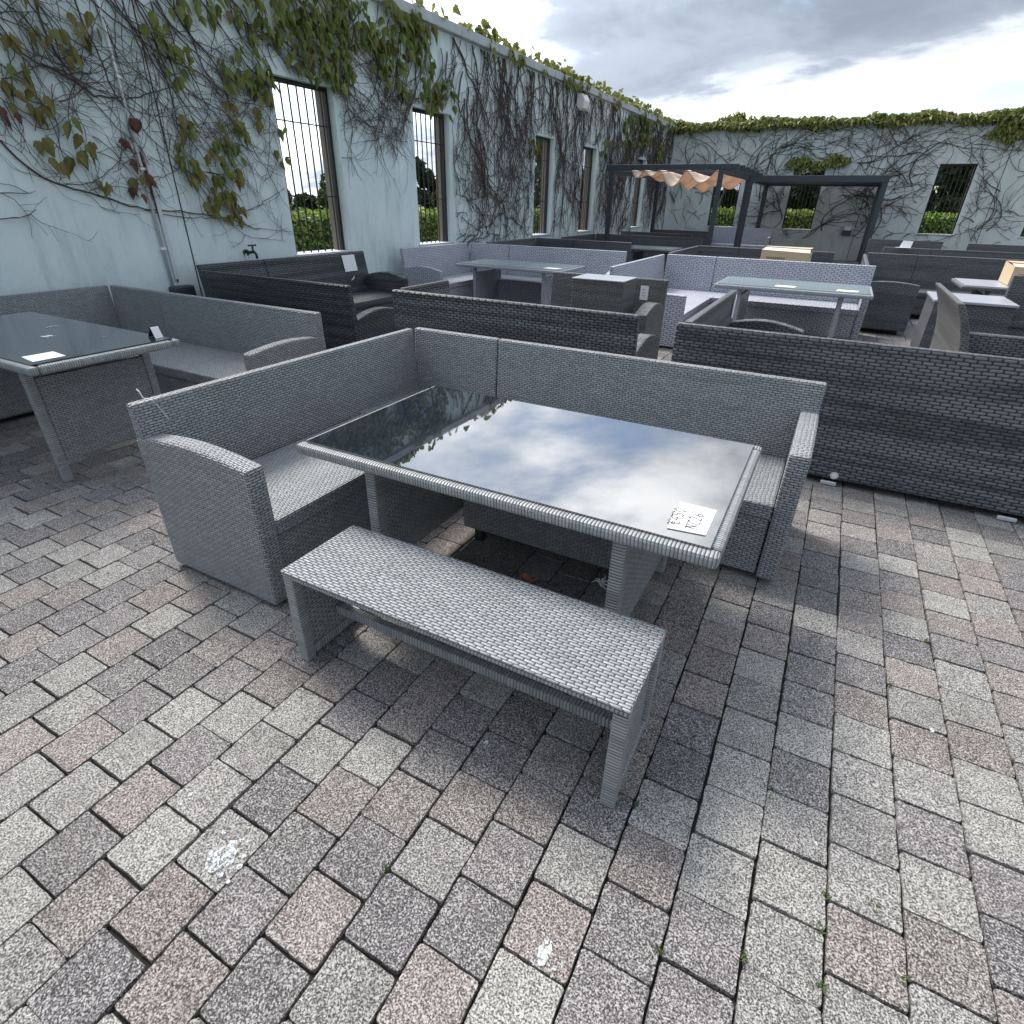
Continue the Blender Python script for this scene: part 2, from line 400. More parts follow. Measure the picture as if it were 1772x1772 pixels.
PX, PY = .1716, .1722
OFF = {0: .051, 1: .122, 2: .036, 3: .108, -1: .153, -2: .060, -3: .150, -4: .065, -5: .150, -6: .066, -7: .155, -8: .072, 4: .022, 5: .100}
pal = [((.315, .305, .285), 5), ((.27, .258, .245), 5), ((.155, .143, .148), 5), ((.19, .176, .175), 5), ((.245, .210, .195), 5), ((.215, .188, .176), 4)]
pal_f = [c for c, n in pal for _ in range(n)]
pr = random.Random(21)
def tone():
    c = pr.choice(pal_f); s = pr.uniform(.86, 1.10); return (c[0]*s, c[1]*s, c[2]*s)
def paver_shape(seed, n=5, gap=.0010):
    """worn-edged paver, origin at centre of its top, outline rounded; returns verts, faces"""
    r = random.Random(seed); hx, hy = PX/2-gap, PY/2-gap
    pts = []
    cr = r.uniform(.006, .013)
    for (sx, sy) in ((1, -1), (1, 1), (-1, 1), (-1, -1)):
        for t_ in range(3):
            a0 = {(1, -1): -90, (1, 1): 0, (-1, 1): 90, (-1, -1): 180}[(sx, sy)]
            a = R(a0+45*t_); pts.append((sx*(hx-cr)+cr*math.cos(a), sy*(hy-cr)+cr*math.sin(a)))
    full = []
    m = len(pts)
    for i in range(m):
        full.append(pts[i])
        if i % 3 == 2:
            a, c = pts[i], pts[(i+1) % m]
            for q in (.14, .3, .46, .62, .78, .9):
                full.append((a[0]*(1-q)+c[0]*q+r.uniform(-.0016, .0010), a[1]*(1-q)+c[1]*q+r.uniform(-.0016, .0010)))
    v = []; m = len(full)
    ins = .0030
    for k_, (z, s_) in enumerate(((0, ins), (-.0035, .0022), (-.045, 0))):
        for x, y in full:
            l = math.hypot(x, y); v.append((x*(1-s_/l), y*(1-s_/l), z+(r.uniform(-.0008, .0008) if k_ < 2 else 0)))
    f = [tuple(range(m))]
    for lv in (0, 1):
        for i in range(m): f.append((lv*m+i, (lv+1)*m+i, (lv+1)*m+(i+1) % m, lv*m+(i+1) % m))
    return v, f
SHAPES = []
for s_ in range(10):
    v, f = paver_shape(s_)
    me = bpy.data.meshes.new('paver'); me.from_pydata(v, [], f); me.materials.append(M['paver']); me.update(); SHAPES.append(me)
cells = []
k0, k1 = int((WX-.03)/PX)-1, int((9.8-.03)/PX)
for kx in range(k0, k1):
    xc = .03+(kx+.5)*PX
    if xc-PX/2 < WX: continue
    off = OFF.get(kx, (.06 if kx % 2 == 0 else .145)+pr.uniform(-.02, .02))
    y = -3.0+(off - (-3.0)) % PY
    while y < FY-.2:
        cells.append((xc+pr.uniform(-.002, .002), y+PY/2+pr.uniform(-.003, .003), kx)); y += PY
rank = []
for i, (x, y, kx) in enumerate(cells):
    q = project((x, y, 0))
    if q is None or y > 7: continue
    if -60 < q[0] < 1832 and -60 < q[1] < 1832 and not hidden(x, y):
        dv = Vector((x, y, -CAM_H)); rank.append((CAM_H/dv.length**3, i))
rank.sort(reverse=True); near = {i for _, i in rank[:300]}
SPECIAL = {}
V, F, C = [], [], []
for i, (x, y, kx) in enumerate(cells):
    tz = pr.uniform(-.002, .0012); rx, ry, rz = pr.gauss(0, .006), pr.gauss(0, .006), pr.gauss(0, .005)
    c = tone()
    if i in near:
        o = bpy.data.objects.new('paver', SHAPES[pr.randrange(10)]); col.objects.link(o); o.parent = pave
        o.location = (x, y, tz); o.rotation_euler = (rx, ry, rz+pr.choice((0, math.pi))); o.color = (*c, 1)
    else:
        g_ = .0018; hx, hy = PX/2-g_, PY/2-g_
        base = len(V)
        cz, sz = math.cos(rz), math.sin(rz)
        oct_ = [(hx-.010, -hy), (hx, -hy+.010), (hx, hy-.010), (hx-.010, hy), (-hx+.010, hy), (-hx, hy-.010), (-hx, -hy+.010), (-hx+.010, -hy)]
        for lv, (z, s_) in enumerate(((0, .972), (-.003, 1), (-.03, 1))):
            for a, d in oct_:
                a *= s_; d *= s_
                V.append((x+cz*a-sz*d, y+sz*a+cz*d, tz+z+a*ry*-1+d*rx))
        F.append(tuple(range(base, base+8)))
        for lv in (0, 1):
            for j in range(8): F.append((base+lv*8+j, base+lv*8+8+j, base+lv*8+8+(j+1) % 8, base+lv*8+(j+1) % 8))
        C += [c]*24
me = bpy.data.meshes.new('pavers'); me.from_pydata(V, [], F); me.materials.append(M['paver_far'])
at = me.color_attributes.new('tone', 'FLOAT_COLOR', 'POINT'); at.data.foreach_set('color', [q for c in C for q in (*c, 1)])
o = bpy.data.objects.new('pavers', me); col.objects.link(o); o.parent = pave; tag(o, kind='stuff')

# ------------------------------------------------------------------ walls
TH, WTOP = .30, 3.82
LW = [(5.70, 6.70), (8.37, 9.35), (12.60, 13.53), (15.26, 16.18), (19.70, 20.62)]
FW = [(-4.62, -3.70), (-2.07, -1.13), (1.98, 2.93), (4.60, 5.55), (7.2, 8.15)]
ZS, ZT = .885, 2.78
def window_wall(name, label, mp, a0, a1, wins, mat, mpn):
    """mp(a,d,z): a along the wall, d depth outward, z up"""
    root = empty(name, mp(a0, 0, 0), label, 'wall')
    def bx(bm, a, a_, d, d_, z, z_):
        p, q = mp(a, d, z), mp(a_, d_, z_)
        bm.box(min(p[0], q[0]), max(p[0], q[0]), min(p[1], q[1]), max(p[1], q[1]), z, z_)
    edges = [a0]+[e for w_ in wins for e in w_]+[a1]
    bm = MB()
    for i in range(0, len(edges), 2): bx(bm, edges[i], edges[i+1], 0, TH, ZS, ZT)
    bx(bm, a0, a1, 0, TH, -.1, ZS); bx(bm, a0, a1, 0, TH, ZT, WTOP)
    bm.build('rendered_masonry', mat, root)
    # coping slabs, one after the other
    n = max(1, round((a1-a0)/1.2)); st = (a1-a0)/n
    r2 = random.Random(5)
    for i in range(n):
        bm = MB(); dz_ = r2.uniform(-.006, .006)
        bx(bm, a0+i*st+.004, a0+(i+1)*st-.004, -.09+r2.uniform(-.008, .008), TH+.08, WTOP+.002, WTOP+.135+dz_)
        bm.build('coping_slab', M['concrete'], root, bevel=.012)
    for (w0, w1) in wins:
        if True:
            bm = MB(); bx(bm, w0-.03, w1+.03, -.018, TH+.03, ZS-.035, ZS+.004)
            bm.build('sill', M['concrete'], root, bevel=.006)
            gr = MB()
            for (p, q) in ((w0+.001, w0+.045), (w1-.045, w1-.001)): bx(gr, p, q, .10, .145, ZS+.006, ZT-.003)
            gr.f and None
            bx(gr, w0+.046, w1-.046, .10, .145, ZT-.048, ZT-.003)
            gw = gr.build('window_grille', M['black'], root)
            nb = 7
            for j in range(nb):
                a = w0+.045+(w1-w0-.09)*(j+.5)/nb
                bm = MB(); bm.tube([mp(a, .122, ZS+.006), mp(a, .122, ZT-.04)], .0105, 6); bm.build('bar', M['black'], gw)
            for z in (1.56, 2.36):
                bm = MB(); bx(bm, w0+.046, w1-.046, .112, .132, z-.006, z+.006); bm.build('cross_bar', M['black'], gw)
            # timber lining of the far jamb
            bm = MB(); bx(bm, w1-.03, w1-.002, .165, TH-.01, ZS+.006, ZT-.004); bm.build('jamb_lining', M['wood'], root)
    return root
lw = window_wall('garden_wall', 'long pale blue rendered wall with five barred windows along the left side', lambda a, d, z: (WX-d, a, z), -3.5, FY+TH, LW, M['wall'], 0)
fw = window_wall('garden_wall', 'pale grey rendered wall across the far end behind the dark pergola', lambda a, d, z: (a, FY+d, z), WX+.002, 10, FW, M['wallfar'], 0)
# vertical movement joints and pilaster strip of the left wall
for y_ in (4.235, 10.86, 17.6):
    bm = MB(); bm.box(WX-.01, WX+.003, y_-.006, y_+.006, .02, WTOP-.01); bm.build('movement_joint', M['joint'], lw)
for x_ in (-2.9, .2, 3.6):
    bm = MB(); bm.box(x_-.008, x_+.008, FY-.003, FY+.01, .02, WTOP-.01); bm.build('movement_joint', M['joint'], fw)

# conduit with clips, cable, junction box, tap, floodlight
cr_ = empty('cable_conduit', (WX, 3.91, 0), 'thin galvanised conduit running down the pale wall beside the left window', 'conduit')
MB().tube([(WX+.02, 3.90, 3.8), (WX+.02, 3.91, .68)], .016, 8).build('pipe', M['galv'], cr_, smooth=True)
MB().tube([(WX+.012, 3.94, 1.9), (WX+.012, 3.965, 1.3), (WX+.012, 3.99, .72)], .007, 6).build('cable', M['black'], cr_)
MB().box(WX+.001, WX+.03, 3.96, 4.0, .75, 1.95).build('trunking', M['galv'], cr_, bevel=.004)
for z in (3.3, 2.48, 1.76, 1.05):
    MB().box(WX+.001, WX+.042, 3.885, 3.935, z-.012, z+.012).build('clip', M['plastic'], cr_, bevel=.004)
jb = MB().box(WX+.002, WX+.12, 3.86, 4.10, .47, .69).build('socket_box', M['anth'], origin=(WX, 3.98, .47), bevel=.02)
tag(jb, 'dark grey outdoor socket box below the conduit on the wall', 'socket box')
tp = empty('water_tap', (WX, 4.92, .95), 'small dark garden tap on the pale wall beside the first window', 'tap')
MB().tube([(WX, 4.92, .96), (WX+.03, 4.92, .96)], .035, 10).build('wall_plate', M['brass'], tp)
MB().tube([(WX+.03, 4.92, .96), (WX+.13, 4.94, .97), (WX+.16, 4.94, .95), (WX+.165, 4.94, .90)], [.016, .018, .016, .014], 8).build('spout', M['brass'], tp, smooth=True)
MB().tube([(WX+.03, 4.90, .95), (WX+.035, 4.90, .86), (WX+.03, 4.90, .5)], .011, 8).build('supply_pipe', M['galv'], tp, smooth=True)
MB().tube([(WX+.115, 4.94, .97), (WX+.115, 4.94, 1.035)], .012, 8).build('valve_stem', M['brass'], tp)
MB().tube([(WX+.115, 4.885, 1.04), (WX+.115, 4.995, 1.04)], .010, 8).build('handle', M['brass'], tp)
fl = empty('floodlight', (WX, 14.66, 3.6), 'white wall floodlight mounted high on the vine covered left wall', 'lamp')
bm = MB(); bm.box(WX+.001, WX+.06, 14.56, 14.76, 3.55, 3.72); bm.build('bracket', M['anth'], fl, bevel=.01)
bm = MB(); bm.prism([(.06, 3.74), (.20, 3.72), (.27, 3.60), (.24, 3.44), (.14, 3.40), (.06, 3.5)], 14.5, 14.82, lambda a, d, z: (WX+d, a, z)); bm.build('housing', M['lampglass'], fl, bevel=.02)
bm = MB(); bm.box(WX+.05, WX+.24, 14.53, 14.79, 3.745, 3.775); bm.build('hood', M['anth'], fl, bevel=.006)
mb_ = empty('meter_box', (-.05, FY, .9), 'small white topped electrical box low on the far wall', 'box')
MB().box(-.15, .12, FY-.12, FY-.001, .75, .9).build('case', M['anth'], mb_, bevel=.01)
MB().box(-.12, .09, FY-.13, FY-.002, .903, 1.02).build('lid', M['plastic'], mb_, bevel=.01)

# ------------------------------------------------------------------ furniture builders
def run(root, face, a0, a1, bpos, mat, depth=.68, hs=.40, hb=.80, tb=.05, lean=.0, arms=(0, 0), ha=.65, ta=.085, arch=.03, splits=(), wrapmat=None, zb=.02, base=True, flare=.0):
    """one straight sofa run. face: direction the sitter faces; a0..a1 along the run; bpos: outer plane of the back"""
    sgn = 1 if face[0] == '+' else -1
    if len(root.children): hs += .004; hb += .002; zb += .003; ha += .002     # a second run never lies flush with the first
    if face[1] == 'y': fn = lambda a, d, z: (a, bpos+sgn*d, z); long = 'x'
    else: fn = lambda a, d, z: (bpos+sgn*d, a, z); long = 'y'
    cuts = [a0]+list(splits)+[a1]
    lo = a0+(ta if arms[0] else 0); hi = a1-(ta if arms[1] else 0)
    for i in range(len(cuts)-1):
        p, q = cuts[i]+(.003 if i else .0), cuts[i+1]-(.003 if i < len(cuts)-2 else 0)
        # curved (flared) back outline
        outer = []; inner = []
        for j in range(7 if flare else 2):
            f_ = j/(6 if flare else 1); z = zb+(hb-zb)*f_
            sh = -lean*f_ - flare*f_**3
            outer.append((sh, z))
        for j in range(7 if flare else 2):
            f_ = 1-j/(6 if flare else 1); z = max(hs-.10, zb)+(hb-max(hs-.10, zb))*f_
            fz = (z-zb)/(hb-zb)
            sh = -lean*fz - flare*fz**3 + tb*(1+.6*(1-f_))
            inner.append((sh, z))
        prof = outer+inner+[(tb, zb)]
        bm = MB(); bm.prism(prof, p+(.004 if (arms[0] and i == 0) else 0), q-(.004 if (arms[1] and i == len(cuts)-2) else 0), fn, long); bm.build('backrest', M[mat], root, bevel=.010)
    bm = MB(); bm.prism([(tb*1.6+.004, hs-.075), (tb*1.6+.004, hs), (depth-.004, hs), (depth-.004, hs-.075)], lo+.003, hi-.003, fn, long); bm.build('seat', M[mat], root, bevel=.010)
    if base:
        bm = MB(); bm.prism([(tb*1.6+.004, zb+.01), (tb*1.6+.004, hs-.077), (depth-.016, hs-.077), (depth-.016, zb+.01)], lo+.005, hi-.005, fn, long); bp = bm.build('base_panel', M[mat], root, bevel=.006)
    for on, p, q in ((arms[0], a0, a0+ta), (arms[1], a1-ta, a1)):
        if not on: continue
        prof = [(.0, zb), (depth, zb)]
        for j in range(9):
            f_ = j/8; prof.append((depth*(1-f_), ha+arch*math.sin(math.pi*f_)-.0*f_))
        bm = MB(); bm.prism(prof, p, q, fn, long); bm.build('armrest', M[mat], root, bevel=.012)
    for a in (a0+.12, a1-.12):
        for d in (.09, depth-.10):
            p = fn(a, d, 0); bm = MB(); bm.box(p[0]-.02, p[0]+.02, p[1]-.02, p[1]+.02, -.001, zb+.012); bm.build('foot', M['foot'], bp if base else root)

def dining_table(name, label, x0, x1, y0, y1, z, mat, glass, legs=None, inset=.28, yin=.07, rim=.045, group=None, shelf=False):
    root = empty(name, ((x0+x1)/2, (y0+y1)/2, 0), label, 'table', group)
    wm = mat+'_wrap'
    rw = .05
    for (p, q, r_, s_, lg) in ((x0, x1, y0, y0+rw, 'x'), (x0, x1, y1-rw, y1, 'x'), (x0, x0+rw, y0+rw+.001, y1-rw-.001, 'y'), (x1-rw, x1, y0+rw+.001, y1-rw-.001, 'y')):
        bm = MB(); bm.box(p, q, r_, s_, z-rim, z, long=lg, swap=True); bm.build('rim', M[wm], root, bevel=.014)
    bm = MB(); bm.box(x0+rw+.002, x1-rw-.002, y0+rw+.002, y1-rw-.002, z-.03, z-.012); bm.build('top_board', M['foot'], root)
    bm = MB(); bm.box(x0+.034, x1-.034, y0+.034, y1-.034, z+.0015, z+.0075); bm.build('glass_top', M[glass], root)
    for xx in (x0+inset, x1-inset-.06):
        lg = MB(); lg.box(xx+.010, xx+.048, y0+yin+.056, y1-yin-.056, .13, z-rim-.075, long='y'); 
        p_ = lg.build('leg_panel', M[mat], root, bevel=.006)
        for yy in (y0+yin, y1-yin-.06):
            bm = MB(); bm.box(xx+.004, xx+.054, yy+.005, yy+.055, 0.0, z-rim-.001, swap=True)
            # horizontal wraps
            bm.uv = [(q_, p__) for p__, q_ in bm.uv]; bm.build('leg', M[wm], root, bevel=.008)
    if shelf:
        bm = MB(); bm.box(x0+inset+.07, x1-inset-.07, (y0+y1)/2-.02, (y0+y1)/2+.02, .2, .26); bm.build('stretcher', M[mat], root, bevel=.006)
    return root

def strokes(root, lines, org, ux, uy, s_, r=.0016):
    """hand lettering as thin ribbons on a flat card"""
    ux, uy, org = Vector(ux), Vector(uy), Vector(org)
    for ln in lines:
        bm = MB(); n = ux.cross(uy).normalized()
        for (a, c) in zip(ln[:-1], ln[1:]):
            p = org+ux*a[0]*s_+uy*a[1]*s_; q = org+ux*c[0]*s_+uy*c[1]*s_
            d = (q-p).normalized(); sd_ = n.cross(d)*r
            bm.quad([p-sd_-d*r*.5, q-sd_+d*r*.5, q+sd_+d*r*.5, p+sd_-d*r*.5])
        bm.build('pen_stroke', M['ink'], root.children[0] if root.children else root)
GL = {'E': [[(.62, .88), (.4, 1), (.18, .8), (.1, .5), (.18, .2), (.4, 0), (.62, .1)], [(0, .6), (.5, .62)], [(0, .42), (.46, .44)]],
      '4': [[(.45, 1), (.05, .38), (.62, .40)], [(.46, .62), (.42, 0)]], '5': [[(.58, .98), (.18, .96), (.12, .55), (.42, .6), (.56, .3), (.38, .02), (.08, .1)]],
      '0': [[(.32, 1), (.1, .7), (.08, .3), (.28, 0), (.5, .25), (.54, .7), (.32, 1)]], 'N': [[(.06, 0), (.1, 1), (.5, .05), (.58, 1)]],
      'C': [[(.55, .85), (.35, 1), (.12, .75), (.1, .3), (.3, 0), (.56, .12)]], '2': [[(.08, .8), (.3, 1), (.5, .78), (.35, .42), (.05, .02), (.58, .05)]],
      '6': [[(.5, 1), (.2, .65), (.08, .3), (.28, 0), (.5, .2), (.42, .46), (.12, .36)]]}
def write(root, txt, org, ux, uy, s_, r=.0016):
    for i, ch in enumerate(txt):
        if ch in GL: strokes(root, [[(x+i*.78, y) for x, y in ln] for ln in GL[ch]], org, ux, uy, s_, r)
def card(label, pts, z, lines, h=.003, cat='price card', group=None, name='price_card'):
    c = sum((Vector((*p, 0)) for p in pts), Vector())/4
    root = empty(name, (c.x, c.y, z), label, cat, group)
    bm = MB(); top = [(x, y, z+h) for x, y in pts]; bot = [(x, y, z) for x, y in pts]
    bm.quad(top); bm.quad(bot[::-1])
    for i in range(4): j = (i+1) % 4; bm.quad([bot[i], bot[j], top[j], top[i]])
    bm.build('card', M['white'], root)
    return root

# ------------------------------------------------------------------ foreground set
s1 = empty('corner_sofa', (-1.2, 2.5, 0), 'large light grey wicker corner sofa around the foreground glass table', 'sofa')
run(s1, '+x', 1.19, 3.06, -2.43, 'grey', arms=(1, 0), splits=(), hb=.80)
run(s1, '-y', -2.385, .10, 3.12, 'grey', arms=(0, 1), splits=(-1.745,), hb=.80, tb=.045)
t1 = dining_table('dining_table', 'grey wicker dining table whose dark glass top mirrors the clouds', -1.755, -.09, 1.435, 2.405, .68, 'grey', 'glass')
fs = empty('footstool', (-1.0, 2.25, 0), 'low wicker footstool tucked underneath the foreground glass table', 'footstool')
MB().box(-1.38, -.42, 2.08, 2.40, .075, .37).build('body', M['grey'], fs, bevel=.012)
for fx in (-1.30, -.50):
    for fy in (2.12, 2.36): MB().box(fx-.02, fx+.02, fy-.02, fy+.02, 0, .078).build('foot', M['foot'], fs)
pc = card('white handwritten price card on the cloud mirroring foreground glass table', [(-.262, 1.515), (-.15, 1.53), (-.15, 1.705), (-.268, 1.705)], .688, None)
write(pc, 'E450', (-.235, 1.545, .6925), (0, 1, 0), (-1, 0, 0), .037, .0016)
write(pc, 'NC26', (-.180, 1.545, .6925), (0, 1, 0), (-1, 0, 0), .037, .0016)
strokes(pc, [[(0, 0), (.9, .05)]], (-.213, 1.535, .6925), (0, 1, 0), (-1, 0, 0), .1, .0008)

bn = empty('bench', (-.82, 1.215, 0), 'light grey wicker backless bench standing in front of the dining table', 'bench')
bx0, bx1, by0, by1, bz = -1.452, -.186, 1.03, 1.397, .412
bm = MB(); bm.box(bx0, bx1, by0, by1, bz-.012, bz); bm.build('seat_top', M['grey'], bn, bevel=.005)
for (p, q, r_, s_) in ((bx0, bx1, by0+.001, by0+.035), (bx0, bx1, by1-.035, by1-.001)):
    bm = MB(); bm.box(p+.001, q-.001, r_, s_, bz-.028, bz-.0125, swap=True); bm.build('apron', M['grey_wrap'], bn, bevel=.005)
for xx in (bx0+.002, bx1-.047):
    bm = MB(); bm.box(xx+.006, xx+.039, by0+.046, by1-.13, .055, bz-.040, long='y'); bm.build('leg_panel', M['grey'], bn, bevel=.004)
    for yy in (by0+.002, by1-.045):
        bm = MB(); bm.box(xx, xx+.045, yy, yy+.043, 0, bz-.0285, swap=True); bm.uv = [(q_, p_) for p_, q_ in bm.uv]; bm.build('leg', M['grey_wrap'], bn, bevel=.006)
    bm = MB(); bm.box(xx+.002, xx+.043, by0+.046, by1-.046, .012, .052, long='y', swap=True); bm.build('foot_rail', M['grey_wrap'], bn, bevel=.005)
for yy in (by0+.17,):
    bm = MB(); bm.box(bx0+.048, bx1-.048, yy, yy+.032, .118, .157, long='x', swap=True); bm.build('stretcher', M['grey_wrap'], bn, bevel=.005)

# ------------------------------------------------------------------ left set
s2 = empty('corner_sofa', (-4.6, 2.5, 0), 'light grey wicker corner sofa against the wall behind the left glass table', 'sofa')
run(s2, '+x', .2, 3.10, -5.97, 'grey', hb=.80)
run(s2, '-y', -5.92, -3.30, 3.16, 'grey', arms=(0, 1), splits=(-5.2,), hb=.80, ha=.62)
t2 = dining_table('dining_table', 'grey wicker dining table with dusty dark glass by the left edge', -5.30, -3.55, 1.345, 2.19, .75, 'grey', 'glass_dusty', inset=.26, yin=.06)
pc2 = card('blank white price card lying on the dusty left glass table', [(-3.79, 1.43), (-3.63, 1.41), (-3.63, 1.57), (-3.79, 1.585)], .7585, None)
ck = empty('folded_card', (-3.68, 2.11, .758), 'small black and white card standing at the corner of the left table', 'card')
bm = MB(); bm.prism([(0, .759), (.045, .825), (.049, .822), (.005, .759)], 2.09, 2.14, lambda a, d, z: (-3.72+d, a, z)); bm.build('black_flap', M['foot'], ck)
bm = MB(); bm.prism([(.050, .823), (.053, .820), (.078, .759), (.074, .759)], 2.09, 2.14, lambda a, d, z: (-3.72+d, a, z)); bm.build('white_flap', M['white'], ck)

# ------------------------------------------------------------------ green black corner sofa A
s3 = empty('corner_sofa', (-4.8, 5, 0), 'green black wicker corner sofa with curved arms beneath the first window', 'sofa')
run(s3, '+y', -5.72, -3.72, 3.97, 'green', arms=(0, 1), hb=.88, lean=.07, ha=.58, arch=.06, ta=.10, zb=.04)
run(s3, '+x', 4.06, 6.62, -5.86, 'green', arms=(0, 1), hb=.90, lean=.12, ha=.60, arch=.06, ta=.10, zb=.04, splits=(4.9,))
sg = empty('price_sign', (-5.78, 6.2, .75), 'white price sign pinned on the green black sofa back under the window', 'price card')
bm = MB(); q = [(-5.926, 6.16, .67), (-5.926, 6.40, .67), (-5.968, 6.40, .87), (-5.968, 6.16, .87)]
bm.quad([(x+.05, y, z) for x, y, z in q]); bm.quad([(x+.046, y, z) for x, y, z in q][::-1])
bm.build('card', M['white'], sg)
write(sg, 'E450', (-5.9055, 6.19, .80), (0, 1, 0), (-.2, 0, .98), .05, .002); write(sg, 'NC2', (-5.888, 6.20, .72), (0, 1, 0), (-.2, 0, .98), .05, .002)
MB().tube([(-5.845, 6.22, .56), (-5.85, 6.27, .58), (-5.86, 6.30, .61)], [.004, .009, .003], 5).build('tie', M['plastic'], sg)

# ------------------------------------------------------------------ charcoal set B (middle)
s4 = empty('corner_sofa', (-2.2, 4.3, 0), 'charcoal wicker sofa seen from behind between the grey corner sofa and lilac set', 'sofa')
run(s4, '+y', -3.27, -1.12, 3.97, 'dark', arms=(0, 1), hb=.88, lean=.03, ha=.60, arch=.08, ta=.11, zb=.04)
run(s4, '+x', 4.06, 4.75, -3.25, 'dark', hb=.88, lean=.03, zb=.04)
s5 = empty('loveseat', (-2.2, 6, 0), 'charcoal wicker two seater facing the camera with a wicker box on it', 'sofa')
run(s5, '-y', -2.85, -1.52, 6.30, 'brown', arms=(0, 1), hb=.86, lean=.03, ha=.60, arch=.07, ta=.13, zb=.04)
bxs = empty('wicker_stool', (-2.05, 5.82, .40), 'square grey wicker box stool placed on top of the two seater', 'stool')
MB().box(-2.32, -1.78, 5.60, 6.02, .402, .88).build('body', M['brown'], bxs, bevel=.012)
MB().box(-2.325, -1.775, 5.595, 6.025, .8815, .895).build('top', M['top_pale'], bxs, bevel=.004)
tg = empty('price_tag', (-1.70, 6.22, .7), 'white paper tag on the back of the two seater beside the box stool', 'price card')
bm = MB(); bm.box(-1.775, -1.69, 6.185, 6.188, .66, .80); tc_ = bm.build('card', M['white'], tg)
for i in range(3): MB().box(-1.76+.004*i, -1.715, 6.1835, 6.1845, .76-.03*i, .764-.03*i).build('pen_stroke', M['ink'], tc_)

# ------------------------------------------------------------------ charcoal set C (right foreground)
s6 = empty('corner_sofa', (1, 4, 0), 'black charcoal wicker corner sofa with its long back turned at the right edge', 'sofa')
run(s6, '+y', -.83, 4.2, 3.79, 'dark', hb=.88, lean=-.03, zb=.045, tb=.055)
run(s6, '+x', 3.90, 5.72, -.80, 'dark', arms=(0, 1), hb=.88, lean=.0, ha=.60, arch=.06, ta=.11, zb=.045)
for xx in (.24, 1.16):
    MB().box(xx, xx+.09, 3.78, 3.80, .004, .026).build('foot_strip', M['concrete'], s6, bevel=.004)
bm = MB(); bm.tube([(.305, 3.7855, .072), (.305, 3.7895, .072)], .024, 16); bdg = bm.build('maker_badge', M['galv'], s6)
bm = MB(); bm.tube([(.305, 3.7848, .072), (.305, 3.7853, .072)], .015, 12); bm.build('badge_centre', M['plastic'], bdg)
tg = empty('price_tag', (-.70, 5.5, .75), 'white tag hanging inside the left back of the black charcoal sofa', 'price card')
MB().box(-.735, -.732, 5.56, 5.66, .66, .82).build('card', M['white'], tg)

# ------------------------------------------------------------------ lilac sets
s7 = empty('corner_sofa', (-4.6, 8.6, 0), 'lilac grey wicker corner sofa along the wall beside the second window', 'sofa')
run(s7, '+x', 7.55, 9.42, -5.98, 'lilac', arms=(1, 0), hb=.88, lean=.06, ha=.60, arch=.05)
run(s7, '-y', -5.93, -3.02, 9.47, 'lilac', arms=(0, 1), hb=.88, lean=.06, splits=(-5.15,), ha=.60, arch=.05)
t3 = dining_table('dining_table', 'pale glass lilac wicker table in front of the wall side lilac sofa', -5.32, -3.50, 8.00, 8.98, .68, 'lilac', 'glass_pale')
s8 = empty('corner_sofa', (-1, 8.6, 0), 'lilac grey wicker corner sofa with open gap in its back centre right', 'sofa')
run(s8, '+x', 7.05, 9.42, -2.40, 'lilac', arms=(1, 0), hb=.88, lean=.04, ha=.62, arch=.01, depth=.92)
run(s8, '-y', -2.36, .46, 9.47, 'lilac', arms=(0, 1), hb=.88, lean=.05, splits=(-1.62,), ha=.60, arch=.05)
t4 = dining_table('dining_table', 'pale glass lilac wicker table behind the black charcoal sofa', -1.30, .44, 7.75, 8.72, .70, 'lilac', 'glass_pale')
for i, (xx, tt, what) in enumerate(((-3.85, t3, 'wall side'), (.05, t4, 'centre right'), (-.62, t4, 'centre'))):
    z_ = .688 if tt is t3 else .708
    y_ = 8.15 if tt is t3 else 7.88
    card('small white price slip on the %s pale glass table' % what, [(xx, y_), (xx+.22, y_), (xx+.24, y_+.14), (xx+.02, y_+.14)], z_, None)

# ------------------------------------------------------------------ right far slate sets
s9 = empty('corner_sofa', (1.5, 11, 0), 'slate grey wicker corner sofa behind the right lilac sofa', 'sofa')
run(s9, '+x', 9.62, 11.95, .36, 'slate', arms=(1, 0), hb=.88, lean=.03, ha=.66, arch=.03, zb=.06)
run(s9, '-y', .40, 4.6, 12.05, 'slate', hb=.90, lean=.03, splits=(1.13,), zb=.06)
t5 = dining_table('dining_table', 'slate wicker table with pale top carrying a cardboard box at right', 1.50, 3.1, 9.7, 10.75, .69, 'slate', 'top_pale')
s10 = empty('sofa', (1.3, 6.6, 0), 'brown grey wicker sofa end with flared curved back at right', 'sofa')
run(s10, '+x', 5.86, 7.48, 1.08, 'brown', hb=.90, flare=.16, arms=(0, 0), zb=.05)
run(s10, '+y', 1.10, 3.2, 6.02, 'dark', hb=.66, hs=.40, tb=.10, zb=.05, flare=.02)
st = empty('side_table', (1.4, 8.4, 0), 'boxy slate wicker side table with pale top behind the flared sofa', 'table')
MB().box(1.05, 1.78, 8.02, 8.78, .02, .655).build('body', M['slate'], st, bevel=.01)
MB().box(1.035, 1.795, 8.0, 8.80, .657, .685).build('top', M['top_pale'], st, bevel=.006)
ac = empty('armchair', (2.0, 8.9, 0), 'blue grey wicker armchair back at the right edge beneath the cardboard box', 'chair')
run(ac, '-y', 1.84, 2.6, 9.05, 'slate', hb=.90, arms=(1, 1), ha=.6, zb=.05, depth=.2, hs=.42)
s11 = empty('sofa', (2, 15, 0), 'slate wicker sofa in the second row from the far wall', 'sofa')
run(s11, '-y', .75, 4.4, 15.1, 'slate', hb=.86, splits=(1.6,), zb=.05)
s12 = empty('sofa', (1.3, 18.8, 0), 'dark slate wicker sofa with white tag under the far right window', 'sofa')
